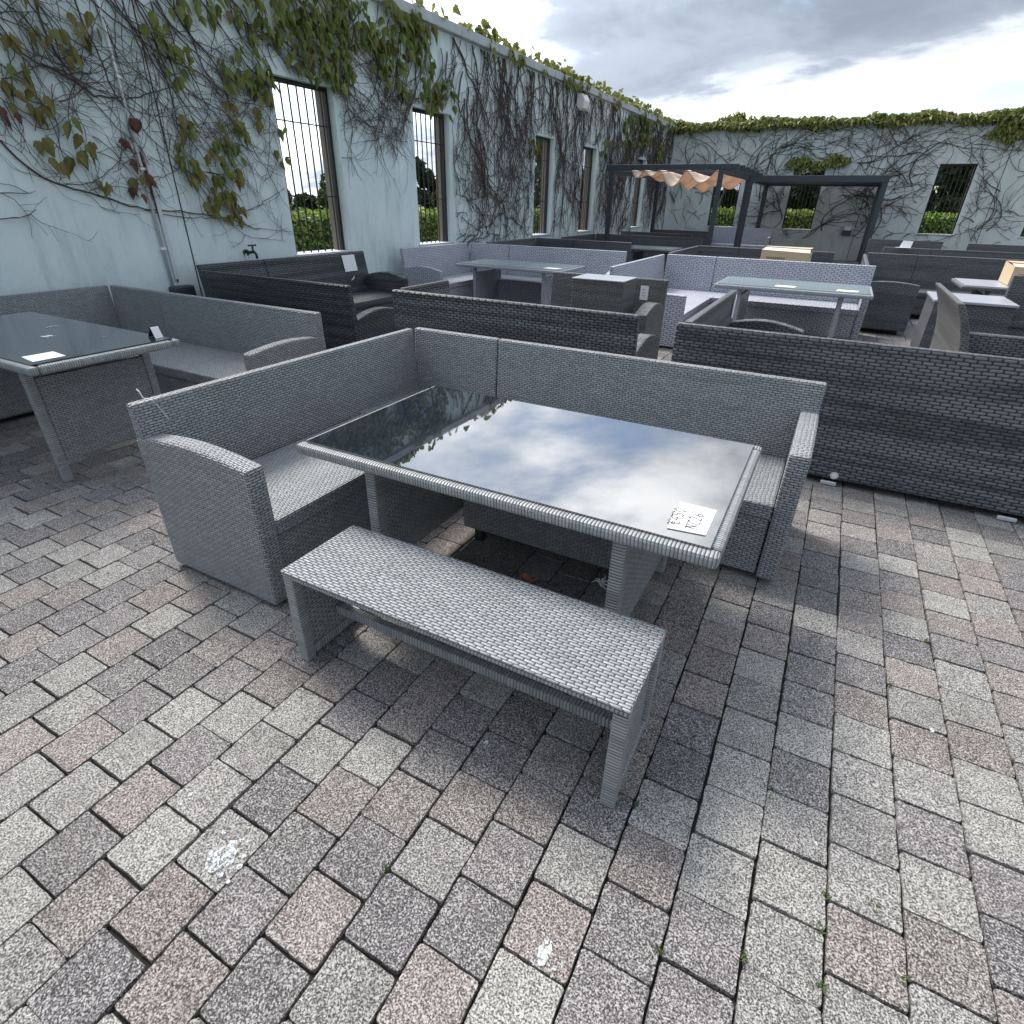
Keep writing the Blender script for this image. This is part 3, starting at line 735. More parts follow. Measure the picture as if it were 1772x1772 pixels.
run(s12, '-y', .55, 2.2, 18.95, 'slate', hb=.86, zb=.05)
s13 = empty('sofa', (3.6, 18.8, 0), 'dark slate wicker sofa farthest right by the far wall', 'sofa')
run(s13, '-y', 2.72, 4.9, 18.95, 'slate', hb=.84, zb=.05)
tg = empty('price_tag', (1.0, 14.9, .9), 'white tag standing on the slate sofa before the far right window', 'price card')
bm = MB(); bm.quad([(1.02, 15.0, .87), (1.22, 15.0, .86), (1.24, 15.03, .985), (1.06, 15.03, .995)]); bm.quad([(1.02, 15.004, .87), (1.06, 15.034, .995), (1.24, 15.034, .985), (1.22, 15.004, .86)]); bm.build('card', M['white'], tg)
bm = MB(); bm.quad([(.93, 14.9, .868), (1.2, 14.88, .868), (1.24, 14.98, .868), (.97, 15.0, .868)]); bm.build('card_foot', M['white'], tg)
# far left rows
s14 = empty('corner_sofa', (-4.6, 11, 0), 'slate wicker corner sofa just behind the wall side lilac sofa', 'sofa')
run(s14, '+x', 9.85, 11.85, -5.85, 'slate', hb=.88, zb=.05)
run(s14, '-y', -5.80, -3.70, 11.9, 'slate', hb=.88, splits=(-4.95,), zb=.05)
s15 = empty('corner_sofa', (-4.2, 14, 0), 'slate wicker corner sofa under the near side of the canopied pergola', 'sofa')
run(s15, '+x', 12.7, 14.75, -5.6, 'slate', hb=.88, zb=.05)
run(s15, '-y', -5.55, -2.92, 14.82, 'slate', hb=.88, splits=(-4.66,), zb=.05)
t6 = dining_table('dining_table', 'dark glass topped slate table in front of the canopied pergola', -4.35, -3.15, 13.0, 13.95, .71, 'slate', 'glass_pale', rim=.04)
s16 = empty('sofa', (-4.5, 16.3, 0), 'slate wicker sofa inside the canopied pergola', 'sofa')
run(s16, '-y', -5.4, -3.5, 16.3, 'slate', hb=.90, zb=.05)
s17 = empty('sofa', (-4.4, 19, 0), 'slate wicker sofa behind the canopied pergola', 'sofa')
run(s17, '-y', -5.3, -3.5, 19.1, 'slate', hb=.88, zb=.05)
s18 = empty('sofa', (-3.3, 22, 0), 'pale lilac wicker sofa against the far wall between pergola posts', 'sofa')
run(s18, '-y', -4.2, -2.2, 22.7, 'lilac', hb=.90, zb=.05, arms=(1, 1))
s19 = empty('corner_sofa', (-1.5, 11, 0), 'slate wicker corner sofa directly behind the gapped lilac sofa', 'sofa')
run(s19, '+x', 9.85, 12.0, -2.45, 'slate', hb=.88, zb=.05)
run(s19, '-y', -2.40, -.1, 12.05, 'slate', hb=.88, splits=(-1.68,), zb=.05)
t7 = dining_table('dining_table', 'slate table hidden behind the lilac sofa carrying a wide cardboard box', -1.35, .05, 10.35, 11.3, .69, 'slate', 'top_pale')

def carton(label, x0, x1, y0, y1, z0, z1, dent):
    root = empty('cardboard_box', ((x0+x1)/2, (y0+y1)/2, z0), label, 'box')
    bm = MB()
    T = [(x0, y0, z1), (x1, y0, z1-dent), (x1, y1, z1), (x0, y1, z1+dent)]; B = [(x0, y0, z0), (x1, y0, z0), (x1, y1, z0), (x0, y1, z0)]
    bm.quad(B[::-1])
    for i in range(4): j = (i+1) % 4; bm.quad([B[i], B[j], T[j], T[i]])
    bd = bm.build('body', M['card'], root, bevel=.004)
    ym = (y0+y1)/2
    for (ya, yb, za, zb_) in ((y0, ym-.004, z1-.002, z1+.022), (y1, ym+.004, z1+dent, z1+.03)):
        bm = MB(); q = [(x0, ya, za+.003), (x1, ya, za+.003-(dent if ya == y0 else 0)), (x1-.02, yb, zb_-.012), (x0+.015, yb, zb_)]
        bm.quad(q); bm.quad([(x, y, z-.004) for x, y, z in q][::-1]); bm.build('flap', M['tape'] if ya == y0 else M['card'], root)
    for i in range(9):
        xx = x0+(x1-x0)*(.12+.045*i); bm = MB(); bm.box(xx, xx+(x1-x0)*.035, y0-.0015, y0-.0005, z0+(z1-z0)*.52, z0+(z1-z0)*.62); bm.build('printed_letter', M['print'], bd)
    for i in range(7):
        yy = y0+(y1-y0)*(.2+.08*i); bm = MB(); bm.box(x1+.0005, x1+.0015, yy, yy+(y1-y0)*.055, z0+(z1-z0)*.62, z0+(z1-z0)*.72); bm.build('printed_letter', M['print'], bd)
    return root
carton('wide low cardboard box on a table before the dark pergola', -1.12, -.42, 10.45, 11.15, .70, .955, .02)
carton('tall crumpled cardboard box on the pale table at the right edge', 2.02, 2.62, 10.0, 10.6, .70, .93, .03)

# ------------------------------------------------------------------ pergolas
def post(root, x, y, z1, s_=.10, z0=0.0):
    bm = MB(); bm.box(x-s_/2, x+s_/2, y-s_/2, y+s_/2, z0, z1); po = bm.build('post', M['anth'], root, bevel=.008)
    bm = MB(); bm.box(x-s_*.75, x+s_*.75, y-s_*.75, y+s_*.75, 0, .012); bm.build('base_plate', M['anth'], po)
p1 = empty('pergola', (-3.9, 16.4, 0), 'dark metal pergola with wavy tan fabric canopy beside the left wall', 'pergola')
X0, X1, Y0, Y1, ZP = -5.15, -2.70, 14.45, 18.4, 2.22
for x in (X0, X1):
    for y in (Y0, Y1): post(p1, x, y, ZP)
for (p, q, r_, s_) in ((X0-.14, X1+.35, Y0-.05, Y0+.05), (X0-.14, X1+.35, Y1-.05, Y1+.05)):
    bm = MB(); bm.box(p, q, r_, s_, ZP+.001, ZP+.11); bm.build('beam', M['anth'], p1, bevel=.006)
for x in (X0, X1):
    bm = MB(); bm.box(x-.04, x+.04, Y0+.052, Y1-.052, ZP-.06, ZP+.07); bm.build('side_beam', M['anth'], p1, bevel=.006)
for i in range(4):
    y = Y0+(Y1-Y0)*(i+1)/5
    bm = MB(); bm.box(X0-.14, X1+.35, y-.03, y+.03, ZP+.075, ZP+.125); bm.build('rafter', M['anth'], p1, bevel=.004)
for y in (Y0+.2, Y1-.2): MB().tube([(X0, y, ZP-.02), (X1, y, ZP-.02)], .006, 6).build('slide_wire', M['black'], p1)
bm = MB(); xs = [-4.72, -4.44, -4.10, -3.52, -2.78]; sag = [.17, .13, .34, .26]
colx = []
for i in range(4):
    for j in range(10):
        f_ = j/10; colx.append((xs[i]+(xs[i+1]-xs[i])*f_, sag[i]*math.sin(math.pi*f_)**1.0))
colx.append((xs[-1], 0))
NY = 14
for j in range(NY+1):
    fy = j/NY; y = Y0+.15+(Y1-Y0-.3)*fy
    for x, sgv in colx:
        bm.v.append((x+.03*math.sin(fy*5+x*3), y, ZP+.03-sgv*(.72+.28*math.cos(fy*6.28*2))-.05*fy))
nc = len(colx)
for j in range(NY):
    for i in range(nc-1):
        bm.f.append((j*nc+i, j*nc+i+1, (j+1)*nc+i+1, (j+1)*nc+i)); bm.uv += [(0, 0)]*4
cn = bm.build('canopy', M['fabric'], p1, smooth=True)
so_ = cn.modifiers.new('thickness', 'SOLIDIFY'); so_.thickness = .004

p2 = empty('pergola', (-1.1, 21.2, 0), 'dark metal pergola with closed flat roof standing against the far wall', 'pergola')
X0, X1, Y0, Y1, ZP = -2.80, .56, 19.6, 23.35, 2.16
for x in (X0, X1):
    for y in (Y0, Y1): post(p2, x, y, ZP, .13)
for (p, q, r_, s_) in ((X0-.07, X1+.07, Y0-.07, Y0+.07), (X0-.07, X1+.07, Y1-.07, Y1+.07)):
    bm = MB(); bm.box(p, q, r_, s_, ZP+.001, ZP+.16); bm.build('beam', M['anth'], p2, bevel=.006)
for x in (X0, X1):
    bm = MB(); bm.box(x-.07, x+.07, Y0+.072, Y1-.072, ZP+.001, ZP+.16); bm.build('side_beam', M['anth'], p2, bevel=.006)
nl = 18
for i in range(nl):
    y = Y0+.09+(Y1-Y0-.18)*i/nl
    bm = MB(); bm.box(X0+.073, X1-.073, y, y+(Y1-Y0-.18)/nl-.004, ZP+.05+.002*(i % 2), ZP+.085+.002*(i % 2)); bm.build('roof_slat', M['anth'], p2)

# ------------------------------------------------------------------ creepers
def leaf_mesh(name, mat, seed):
    """three-lobed drooping creeper leaf, stalk at origin, hanging down -z, facing +x"""
    r = random.Random(seed); w_ = r.uniform(.9, 1.1); cu = r.uniform(.10, .26)
    side = r.uniform(.75, 1.1)
    out_ = [(0, 0), (.13, .07), (.27*w_, -.06), (.40*w_, -.34*side), (.27, -.36), (.24, -.55), (.12, -.80), (0, -1.08), (-.12, -.80), (-.24, -.55), (-.27, -.36), (-.38*w_, -.36/side), (-.26*w_, -.06), (-.13, .07)]
    v = [(.05-.45*abs(y)-cu*z*z*.8-.25*z*0, y, z) for y, z in out_]
    v += [(.07, 0, -.20), (.06-cu*.2, 0, -.55), (.05-cu*.55, 0, -.85)]
    n = len(out_); A, B_, C_ = n, n+1, n+2
    f = [(0, 1, A), (1, 2, A), (2, 3, A), (3, 4, A), (4, B_, A), (4, 5, B_), (5, 6, C_, B_), (6, 7, C_),
         (7, 8, C_), (8, 9, B_, C_), (9, 10, B_), (10, A, B_), (10, 11, A), (11, 12, A), (12, 13, A), (13, 0, A)]
    me = bpy.data.meshes.new(name); me.from_pydata(v, [], f); me.materials.append(mat); me.update(); return me
LEAF = {'g': [leaf_mesh('leaf', M['leaf_g'], i) for i in range(4)], 'b': [leaf_mesh('leaf', M['leaf_b'], 10+i) for i in range(4)], 'r': [leaf_mesh('leaf', M['leaf_r'], 20+i) for i in range(3)]}
def bake_leaves(root, items, mat, name='leaves'):
    """items: (loc, rot euler, scale) joined into one mesh"""
    V, F = [], []
    base = [LEAF['g'][i] for i in range(4)]
    tv = [[Vector(x.co) for x in me.vertices] for me in base]; tf = [[tuple(p.vertices) for p in me.polygons] for me in base]
    from mathutils import Euler
    for n_, (l, e, s_) in enumerate(items):
        q = n_ % 4; m3 = Euler(e).to_matrix(); b0 = len(V); l = Vector(l)
        for c in tv[q]: V.append(tuple(l+m3 @ (c*s_)))
        for f in tf[q]: F.append(tuple(b0+i for i in f))
    off = parent_world(root)
    me = bpy.data.meshes.new(name); me.from_pydata([(x-off.x, y-off.y, z-off.z) for x, y, z in V], [], F); me.materials.append(mat); me.update()
    o = bpy.data.objects.new(name, me); col.objects.link(o); o.parent = root; tag(o, kind='stuff'); return o

def in_win(a, z, wins, pad=.0):
    return ZS-pad < z < ZT+pad and any(p-pad < a < q+pad for p, q in wins)
def grow(rg, a, z, ang, length, r0, wins, ok, res, depth=0, wander=.35, bias=None, step=.07, branch=.10, maxd=3):
    pts = [(a, z)]; n = int(length/step); off = rg.uniform(.010, .05)
    for i in range(n):
        ang += rg.gauss(0, wander*.45)
        if bias is not None:
            d = (bias-ang+math.pi) % (2*math.pi)-math.pi; ang += d*.10
        a2, z2 = a+step*math.cos(ang), z+step*math.sin(ang)
        if not ok(a2, z2) or in_win(a2, z2, wins, .015): 
            break
        a, z = a2, z2; pts.append((a, z))
        if depth < maxd and rg.random() < branch:
            grow(rg, a, z, ang+rg.choice((-1, 1))*rg.uniform(.4, 1.1), length*rg.uniform(.25, .6), r0*.62, wins, ok, res, depth+1, wander*1.15, bias, step, branch, maxd)
    if len(pts) > 2: res.append((pts, r0, off, depth))
def stems_to_mesh(root, res, place, mat_s, mat_t, nbig):
    res.sort(key=lambda s_: -s_[1]*len(s_[0])**.3)
    tw = MB()
    for n_, (pts, r0, off, d) in enumerate(res):
        m = len(pts)
        P3 = [place(p[0], off+.006*math.sin(i*.9), p[1]) for i, p in enumerate(pts)]
        rad = [max(.0016, r0*(1-.75*i/m)) for i in range(m)]
        if n_ < nbig: MB().tube(P3, rad, 5).build('stem', mat_s, root, smooth=True)
        else: tw.tube(P3, rad, 3, cap=False)
    tw.build('twigs', mat_t, root)['kind'] = 'stuff'

# --- left wall, near part
LC = [(3.3,2.83,.07,'b'),(3.7,2.78,.15,'b'),(3.39,2.61,.16,'b'),(3.52,2.57,.11,'b'),(3.08,2.37,.11,'g'),(3.05,2.18,.15,'b'),(3.15,2.15,.11,'b'),(3.06,2.57,.05,'b'),(2.89,2.06,.07,'r'),(4.66,3.09,.15,'g'),(4.98,3.2,.21,'g'),(4.44,2.82,.21,'g'),(4.53,2.63,.17,'g'),(5.43,3.26,.27,'g'),(5.78,3.3,.34,'g'),(6.21,3.37,.42,'g'),(6.67,3.41,.47,'g'),(7.1,3.55,.39,'g'),(6.06,3.08,.32,'g'),(6.57,3.14,.41,'g'),(6.33,2.91,.25,'g'),(6.75,2.96,.3,'g'),(6.88,2.82,.18,'g'),(5.42,2.78,.29,'g'),(5.12,2.59,.21,'g'),(5.51,2.57,.22,'g'),(5.04,2.29,.11,'b'),(5.38,2.3,.11,'b'),(5.72,2.23,.09,'g'),(4.47,2.13,.12,'b'),(4.98,2.09,.21,'g'),(3.35,2.03,.08,'b'),(3.11,1.85,.07,'b'),(3.38,1.88,.1,'b'),(3.14,1.75,.08,'b'),(3.35,1.76,.1,'b'),(4.37,1.84,.16,'g'),(4.85,1.87,.23,'g'),(4.69,1.9,.1,'b'),(4.45,1.74,.1,'b'),(3.86,1.72,.08,'r'),(3.85,1.62,.08,'b'),(3.53,1.56,.09,'b'),(3.76,1.51,.05,'r'),(4.38,1.63,.09,'b'),(4.75,1.58,.15,'b'),(4.8,1.38,.22,'b'),(4.55,1.42,.13,'b'),(5.02,1.71,.1,'b'),(5.59,1.92,.09,'b'),(3.8,1.93,.04,'r'),(3.9,2.12,.06,'r')]
LC2 = [(8.54,3.75,.52,'g'),(8.32,3.78,.41,'g'),(7.96,3.59,.26,'g'),(8.55,3.47,.37,'g'),(7.7,3.25,.36,'g'),(7.51,3.36,.27,'g'),(7.98,3.12,.38,'g'),(8.72,3.11,.31,'g'),(9.13,2.91,.34,'g'),(8.69,2.88,.25,'g'),(7.29,3.41,.29,'g')]
LC3 = [(12.41,2.59,.27,'b'),(18.43,3.4,.62,'g'),(20.03,3.65,.72,'g'),(19.84,3.37,.53,'g'),(21.76,3.03,.56,'g'),(16.62,2.78,.31,'g')]
plw = lambda a, d, z: (WX+d, a, z)
c1 = empty('creeper', (WX, 4.5, 0), 'bronze and green leaved creeper on the wall left of the first window', 'creeper')
res = []; rg = random.Random(3)
STEMS = [[(2.79,1.9),(2.9,1.74),(3.02,1.65),(3.17,1.6),(3.44,1.53),(3.84,1.41),(4.34,1.39),(4.82,1.32),(5.26,1.47),(5.66,1.64)],[(3.17,1.6),(3.42,1.63),(3.68,1.78),(3.88,2.01)],[(3.29,2.47),(3.45,2.42),(3.64,2.31),(3.95,2.32),(4.46,2.48),(4.82,2.38)],[(3.98,3.03),(4.18,2.87),(4.54,2.77),(4.87,2.59),(5.09,2.37)],[(3.92,1.67),(4.24,1.74),(4.42,1.9)],[(2.95,2.33),(3.24,2.45),(3.56,2.48)],[(4.82,1.32),(5.11,1.21),(5.66,1.16)],[(3.84,1.41),(4.19,1.34),(4.67,1.32),(5.01,1.12),(5.56,1.05)],[(2.66,1.54),(2.81,1.53),(2.92,1.55)],[(2.59,1.34),(2.72,1.35),(2.88,1.41)],[(3.1,2.73),(3.31,2.67),(3.42,2.59)],[(3.4,2.9),(3.54,2.71),(3.92,2.54),(4.23,2.5)],[(2.2,2.6),(2.5,2.25),(2.79,1.9)]]
def okn(a, z):
    lim = 1.9-.9*(a-2.79) if a < 3.2 else (1.55-.12*(a-3.2))
    return a < 8.4 and z < 3.8 and z > lim and a > .5
for s_ in STEMS:
    fine = []
    for (p, q) in zip(s_[:-1], s_[1:]):
        n = max(2, int(math.dist(p, q)/.06))
        for i in range(n):
            f_ = i/n; fine.append((p[0]*(1-f_)+q[0]*f_+rg.gauss(0, .006), p[1]*(1-f_)+q[1]*f_+rg.gauss(0, .006)))
    fine.append(s_[-1]); res.append((fine, .009 if len(s_) > 5 else .0055, .015, 0))
    for p in fine[::3]:
        if rg.random() < .55: grow(rg, p[0], p[1], rg.uniform(0, 6.28), rg.uniform(.15, .6), .0035, LW, lambda a, z: z > 1.0 and z < 3.8 and a < 5.68, res, 2, .5, None, .045, .14, 3)
for i in range(70):
    a = rg.uniform(1.2, 7.6); z = rg.uniform(3.0, 3.8)
    grow(rg, a, z, rg.uniform(-2.2, -.5), rg.uniform(.9, 2.3), .0085, LW, okn, res, 0, .38, rg.uniform(-1.3, -.2), .06, .12, 3)
for i in range(110):
    a = rg.uniform(2.8, 5.5); z = rg.uniform(1.7, 2.9)
    grow(rg, a, z, rg.choice((-1.7, 1.4, -.6, .4))+rg.gauss(0, .4), rg.uniform(.4, 1.2), .0042, LW, okn, res, 1, .5, None, .05, .13, 3)
stems_to_mesh(c1, res, plw, M['stem'], M['twig'], 40)
lr = random.Random(11); cnt = 0
items_extra = {'g': [], 'b': [], 'r': []}
def leaf_cluster(root, cl, n_per, wallx, limit, size=(.10, .16)):
    global cnt
    a, z, rr, cc = cl
    n = max(3, int(n_per*(rr/.15)**1.7))
    for i in range(n):
        th, q = lr.uniform(0, 6.28), math.sqrt(lr.random())
        la, lz = a+rr*.95*q*math.cos(th), z+rr*.85*q*math.sin(th)+.05
        if lz > WTOP-.02: lz = WTOP-lr.uniform(.02, .1)
        if in_win(la, lz-.06, LW, -.10): continue
        loc = (wallx+lr.uniform(.03, .13), la, lz)
        rot = (lr.gauss(0, .30), lr.uniform(-.6, .0), lr.gauss(0, .7))
        s_ = lr.uniform(*size)
        kk = cc if lr.random() < .82 else lr.choice('bg' if cc != 'r' else 'rb')
        if cnt < limit:
            o = bpy.data.objects.new('leaf', lr.choice(LEAF[kk])); col.objects.link(o); o.parent = root
            o.location = Vector(loc)-parent_world(root); o.rotation_euler = rot; o.scale = (s_, s_, s_); cnt += 1
        else: items_extra[kk].append((loc, rot, s_))
for cl in sorted(LC, key=lambda c: c[0]): leaf_cluster(c1, cl, 9, WX, 300, (.08, .14))
for kk, mm in (('g', M['leaf_g']), ('b', M['leaf_b']), ('r', M['leaf_r'])):
    if items_extra[kk]: bake_leaves(c1, items_extra[kk], mm)
# --- left wall, between first and second window
c2 = empty('creeper', (WX, 7.8, 0), 'green leaved creeper hanging over the wall between the first two windows', 'creeper')
res = []; rg = random.Random(8)
for i in range(34):
    grow(rg, rg.uniform(6.9, 9.6), rg.uniform(3.2, 3.8), rg.uniform(-2.6, -1.2), rg.uniform(.8, 1.9), .008, LW, lambda a, z: 6.72 < a < 9.8 and z < 3.8 and z > (2.05 if a < 8.6 else 2.5)+.25*math.sin(a*4), res, 0, .4, rg.uniform(-2.9, -1.9), .06, .15, 3)
for i in range(26):
    grow(rg, rg.uniform(7.2, 8.4), rg.uniform(2.3, 3.0), 3.0+rg.gauss(0, .5), rg.uniform(.5, 1.4), .005, LW, lambda a, z: 6.74 < a < 8.35 and 2.0 < z < 3.5, res, 1, .35, 3.1+rg.gauss(0, .3), .05, .12, 3)
for st_ in ([(7.9, 2.5), (8.05, 2.25), (8.15, 2.0), (8.1, 1.75), (8.0, 1.6)], [(7.9, 2.4), (8.2, 2.2), (8.36, 2.1)], [(6.72, 2.02), (6.95, 2.03), (7.15, 2.12), (7.3, 2.3)]):
    res.append((st_, .004, .012, 2))
stems_to_mesh(c2, res, plw, M['stem'], M['twig'], 25)
cnt = 0; items_extra = {'g': [], 'b': [], 'r': []}
for cl in LC2: leaf_cluster(c2, cl, 5.5, WX, 120, (.10, .16))
for kk, mm in (('g', M['leaf_g']), ('b', M['leaf_b']), ('r', M['leaf_r'])):
    if items_extra[kk]: bake_leaves(c2, items_extra[kk], mm)
# --- left wall, far part: dense bare stems
c3 = empty('creeper', (WX, 14, 0), 'dense bare creeper stems netting the left wall beyond the second window', 'creeper')
res = []; rg = random.Random(15)
okf = lambda a, z: 9.4 < a < FY-.05 and .55 < z < 3.8
for i in range(330):
    grow(rg, rg.uniform(9.45, FY-.1), rg.choice((3.79, 3.79, rg.uniform(2.9, 3.8))), -1.57+rg.gauss(0, .5), rg.uniform(.8, 3.2), rg.choice((.006, .009, .015)), LW, okf, res, 0, .62, -1.57+rg.gauss(0, .55), .08, .12, 3)
for i in range(380):
    grow(rg, rg.uniform(9.45, FY-.1), rg.uniform(.7, 2.2), 1.57+rg.gauss(0, .7), rg.uniform(.5, 1.7), rg.choice((.005, .007, .011)), LW, okf, res, 1, .75, rg.choice((1.57, .8, 2.3)), .08, .13, 3)
for i in range(26):
    grow(rg, rg.uniform(9.5, 12.4), rg.uniform(.9, 1.9), rg.choice((0, 3.1))+rg.gauss(0, .5), rg.uniform(.6, 1.8), .009, LW, okf, res, 1, .5, None, .07, .15, 3)
stems_to_mesh(c3, res, plw, M['stem'], M['twig'], 60)
cnt = 0; items_extra = {'g': [], 'b': [], 'r': []}
for cl in LC3: leaf_cluster(c3, cl, 3.0, WX, 0, (.13, .2))
for kk, mm in (('g', M['leaf_g']), ('b', M['leaf_b'])):
    if items_extra[kk]: bake_leaves(c3, items_extra[kk], mm)
# --- leaves along the left coping
c4 = empty('creeper', (WX, 14, WTOP), 'yellow green creeper running along the top of the left wall', 'creeper')
it = []; lr = random.Random(31)
y = 1.0; dens = 0
while y < FY+.2:
    den = .4+1.0*max(0, math.sin(y*1.9)+.6*math.sin(y*4.3+1)+.35)+(.6 if y > 14 else 0)
    for q in range(int(den*4+lr.random())):
        it.append(((WX-lr.uniform(-.10, .34), y+lr.uniform(0, .12), WTOP+.14+abs(lr.gauss(0, .09))+.03), (lr.gauss(0, .8), lr.gauss(-.3, .6), lr.uniform(-3.1, 3.1)), lr.uniform(.11, .19)))
    if lr.random() < .10*den:
        for q in range(5): it.append(((WX+.10+lr.uniform(0, .05), y+lr.uniform(-.12, .12), WTOP+.13-lr.uniform(0, .16)), (lr.gauss(0, .4), lr.uniform(-.6, 0), lr.gauss(0, .5)), lr.uniform(.10, .16)))
    y += .10
bake_leaves(c4, it, M['leaf_top'])
rn_ = MB(); rg2 = random.Random(2)
rn_.tube([(WX-.12+.05*math.sin(i*.7), 1+i*.3, WTOP+.15+.01*math.sin(i*1.3)) for i in range(76)], .014, 5); rn_.build('runner', M['stem'], c4)
# --- far wall creeper
c5 = empty('creeper', (0, FY, 0), 'bare branching creeper spread over the far wall with leafy top', 'creeper')
res = []; rg = random.Random(44)
pfw = lambda a, d, z: (a, FY-d, z)
okw = lambda a, z: WX+.05 < a < 9.5 and .5 < z < 3.8
for i in range(70):
    grow(rg, rg.uniform(-6, 9), rg.uniform(.6, 3.3), rg.choice((.5, 2.6))+rg.gauss(0, .4), rg.uniform(1.5, 4.0), .016, FW, okw, res, 0, .38, rg.choice((.25, 2.9, .1, 3.0)), .10, .16, 3)
for i in range(420):
    grow(rg, rg.uniform(-6, 8), rg.uniform(.7, 3.7), rg.choice((.2, 2.9, .9, 2.2))+rg.gauss(0, .4), rg.uniform(.5, 1.5), .0095, FW, okw, res, 1, .5, rg.choice((.1, 3.0)), .09, .13, 3)
stems_to_mesh(c5, res, pfw, M['stem'], M['stem'], 50)
it = []; lr = random.Random(77)
for i in range(5200):
    x = lr.uniform(WX, 9.8); hgt = .13+.05*math.sin(x*1.7)+.04*math.sin(x*4.1+2)
    if x > 2.6: hgt += min(.22, .09*(x-2.6))
    q = lr.random()
    if q < .7: loc = (x, FY+lr.uniform(-.16, .34), WTOP+.12+lr.random()**.8*max(.08, hgt))
    else: loc = (x, FY-.11-lr.uniform(0, .09), WTOP+.14-lr.random()**1.6*(.10+(.35*max(0, min(1, (x-2.7)*1.2)) if x > 2.7 else .05*math.sin(x*3))))
    it.append((loc, (lr.gauss(0, .7), lr.gauss(-.2, .5), -1.57+lr.gauss(0, 1.1)), lr.uniform(.12, .20)))
for (cx, cz, rr) in ((-1.95, 2.86, .38), (-.85, 2.92, .36), (-1.35, 2.78, .25), (3.4, 3.55, .5)):
    for i in range(int(90*rr/.3)):
        th, q = lr.uniform(0, 6.28), math.sqrt(lr.random()); it.append(((cx+rr*q*math.cos(th), FY-lr.uniform(.03, .14), cz+rr*.45*q*math.sin(th)), (lr.gauss(0, .5), lr.gauss(-.4, .3), -1.57+lr.gauss(0, .5)), lr.uniform(.10, .16)))
bake_leaves(c5, it, M['leaf_top'])

# ------------------------------------------------------------------ hedges and trees outside
def leaf_cloud(root, pts_fn, n, size, mat, name='crown', seed=1):
    r = random.Random(seed); V, F = [], []
    for i in range(n):
        p, nrm = pts_fn(r); s_ = r.uniform(*size)
        u = Vector((r.gauss(0, 1), r.gauss(0, 1), r.gauss(0, 1))).normalized(); nn = (Vector(nrm)+.9*Vector((r.gauss(0, 1), r.gauss(0, 1), r.gauss(0, 1)))).normalized()
        a = nn.cross(u).normalized()*s_; c = nn.cross(a).normalized()*s_*.55
        p = Vector(p); b0 = len(V)
        V += [tuple(p-a), tuple(p-.1*a+c+nn*s_*.12), tuple(p+a), tuple(p-.1*a-c+nn*s_*.12)]; F += [(b0, b0+1, b0+2), (b0, b0+2, b0+3)]
    off = parent_world(root)
    me = bpy.data.meshes.new(name); me.from_pydata([(x-off.x, y-off.y, z-off.z) for x, y, z in V], [], F); me.materials.append(mat); me.update()
    o = bpy.data.objects.new(name, me); col.objects.link(o); o.parent = root; return o
def hedge(label, x0, x1, y0, y1, h, n, mat, seed, size=(.05, .09)):
    root = empty('hedge', ((x0+x1)/2, (y0+y1)/2, -.12), label, 'hedge')
    bm = MB(); bm.box(x0+.12, x1-.12, y0+.12, y1-.12, -.12, h-.12); bm.build('core', M['leaf_tree'], root)
    def fn(r):
        q = r.random(); dx_, dy_ = x1-x0, y1-y0
        bump_ = .06*math.sin((x0 if dy_ > dx_ else 0)+r.random()*6)
        if q < .4: return (r.uniform(x0, x1), r.uniform(y0, y1), h+r.gauss(0, .05)), (0, 0, 1)
        if dx_ > dy_: return (r.uniform(x0, x1), (y0 if q < .85 else y1)+r.gauss(0, .05), r.uniform(-.1, h)), (0, -1 if q < .85 else 1, .3)
        return ((x1 if q < .85 else x0)+r.gauss(0, .05), r.uniform(y0, y1), r.uniform(-.1, h)), (1 if q < .85 else -1, 0, .3)
    leaf_cloud(root, fn, n, size, mat, 'foliage', seed); return root
hedge('clipped light green hedge seen through the left wall windows', -13.6, -12.4, 3, 44, 1.15, 24000, M['leaf_hedge'], 3)
hedge('clipped light green hedge seen through the far wall windows', -10, 14, 30.2, 31.4, 1.35, 20000, M['leaf_hedge'], 4)
def tree(label, x, y, h, rx, ry, mat, seed, n=9000, size=(.10, .2), low=.18):
    root = empty('tree', (x, y, -.12), label, 'tree'); r = random.Random(seed)
    bm = MB(); bm.tube([(x+.1*math.sin(i*1.3+seed), y+.1*math.cos(i*1.7), -.12+h*.7*i/6) for i in range(7)], [max(.03, .02*h*(1-.8*i/6)) for i in range(7)], 8)
    bm.build('trunk', M['bark'], root, smooth=True)
    cl = []
    for i in range(26):
        th = r.uniform(0, 6.28); f_ = r.random()
        zz = h*(low+(1-low)*f_)*.93; q = math.sqrt(r.random())*(math.sin(math.pi*min(1, .18+.82*f_))**.6)
        cl.append((x+rx*q*math.cos(th), y+ry*q*math.sin(th), zz, r.uniform(.16, .30)*min(rx, h*.5)))
    for (cx, cy, cz, cr) in cl[:9]:
        MB().tube([(x, y, cz*.55), ((x+cx)/2, (y+cy)/2, cz*.8), (cx, cy, cz)], [.012*h*.6, .008*h*.6, .003*h], 5).build('limb', M['bark'], root)
    def fn(rr):
        c = rr.choice(cl); d = Vector((rr.gauss(0, 1), rr.gauss(0, 1), rr.gauss(0, .8))).normalized(); q = c[3]*(rr.random()**.4)
        return (c[0]+d.x*q, c[1]+d.y*q, c[2]+d.z*q), d
    leaf_cloud(root, fn, n, size, mat, 'crown', seed); return root
